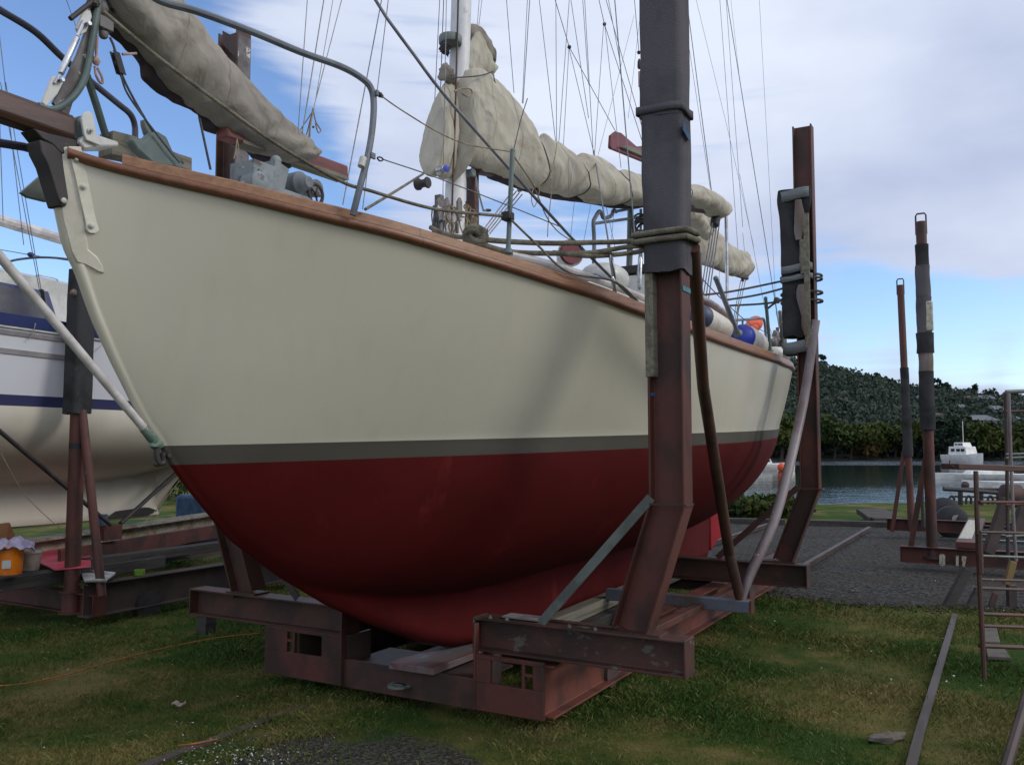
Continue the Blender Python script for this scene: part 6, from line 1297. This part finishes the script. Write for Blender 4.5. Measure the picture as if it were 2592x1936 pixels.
q = MB(); q.ball(atY(1979, 1183, 82), .42); tag(q.build('mooring_buoy', M['orange_cloth'], rot=0), 'bright orange buoy at the end of the small cabin boat', 'buoy')
boat('motor_launch', 2440, 1163, 128, 6.5, 2.9, 1.1, -1.25, 'white motor launch with a wheelhouse moored near the far bank', [(-1.8, 1.5, 2.2, 1.0, 2.3), (-1.0, .8, 1.7, 2.2, 2.9)], mast=(0, 6.0, .05))
boat('moored_boat', 2500, 1199, 62, 7.4, 2.2, .36, 3.0, 'long low white yacht with a cream deck moored behind the plank', [(-1.5, 1.5, 1.3, .34, .6)])
boat('moored_boat', 2600, 1222, 47, 6.5, 2.0, .40, 3.1, 'long white hull lying nearer, left of the ladder', [])
boat('moored_boat', 2690, 1252, 34, 5.0, 2.0, .62, 3.1, 'white hull cut by the right edge behind the railing', [])
q = MB(); q.ball(atY(2443, 1228, 40), .18, jit=.1); tag(q.build('mooring_buoy', M['black_iron'], rot=0), 'small dark buoy below the white hulls', 'buoy')
# ================================================================== LITTER ON THE GROUND
tb = MB(); tb.tube([atZ(x, y, .028+.006*math.sin(i*2)) for i, (x, y) in enumerate(((-60, 1738), (40, 1732), (110, 1720), (180, 1704), (260, 1680), (350, 1655), (450, 1632), (560, 1612), (660, 1602)))], .005, 7, 6)
tag(tb.build('extension_cord', M['orange_cord']), 'thin orange cord lying across the grass at the left', 'cord')
tb = MB(); tb.tube([atZ(x, y, .026) for x, y in ((450, 1886), (500, 1880), (550, 1870))], .005, 7, 4); tag(tb.build('cord_end', M['orange_cord']), 'short orange cord end on the bare soil', 'cord')
q = MB(); R = []
for i in range(9): R.append([atZ(452, 1782, .03)+Vector(((i/8-.5)*.08, (j/6-.5)*.045, .010*math.sin(i*.9)+.01*math.sin(j*1.3))) for j in range(7)])
q.grid(R); lf = q.build('dry_leaf', M['wall_brick']); so = lf.modifiers.new('t', 'SOLIDIFY'); so.thickness = .002; tag(lf, 'curled cream leaf on the grass left of the buried rail', 'leaf')
q = MB(); q.ball(atZ(2245, 1866, .02), .14, .05, .03, Vector((1, .35, 0)).normalized(), Vector((-.35, 1, 0)).normalized(), jit=.2, seg=12); tag(q.build('concrete_lump', M['concrete'], rot=0, smooth=20), 'flat grey concrete lump in the grass beside the sunken rail', 'stone')
v, f = [], []
for i in range(230):
    if i < 150: x, y = rng.normal(610, 75), rng.normal(1910, 22); sc = rng.uniform(.002, .008)
    elif i < 190: x, y = rng.uniform(100, 1000), rng.uniform(1640, 1930); sc = rng.uniform(.003, .009)
    else: x, y = rng.uniform(1950, 2560), rng.uniform(1380, 1760); sc = rng.uniform(.003, .012)
    p = atZ(x, y, .02); k = len(v)
    d = rng.normal(size=(6, 3))*.25+np.array([(1, 0, 0), (-1, 0, 0), (0, 1, 0), (0, -1, 0), (0, 0, .6), (0, 0, -.6)])
    v += [(p.x+a[0]*sc, p.y+a[1]*sc, p.z+a[2]*sc) for a in d]; f += [(k+a, k+b, k+c) for a, b, c in ((0, 2, 4), (2, 1, 4), (1, 3, 4), (3, 0, 4), (2, 0, 5), (1, 2, 5), (3, 1, 5), (0, 3, 5))]
o = raw_mesh('white_stones', v, f, M['stone_white']); tag(o, 'white stone chips scattered over the soil and grass', 'stones', kind='stuff')
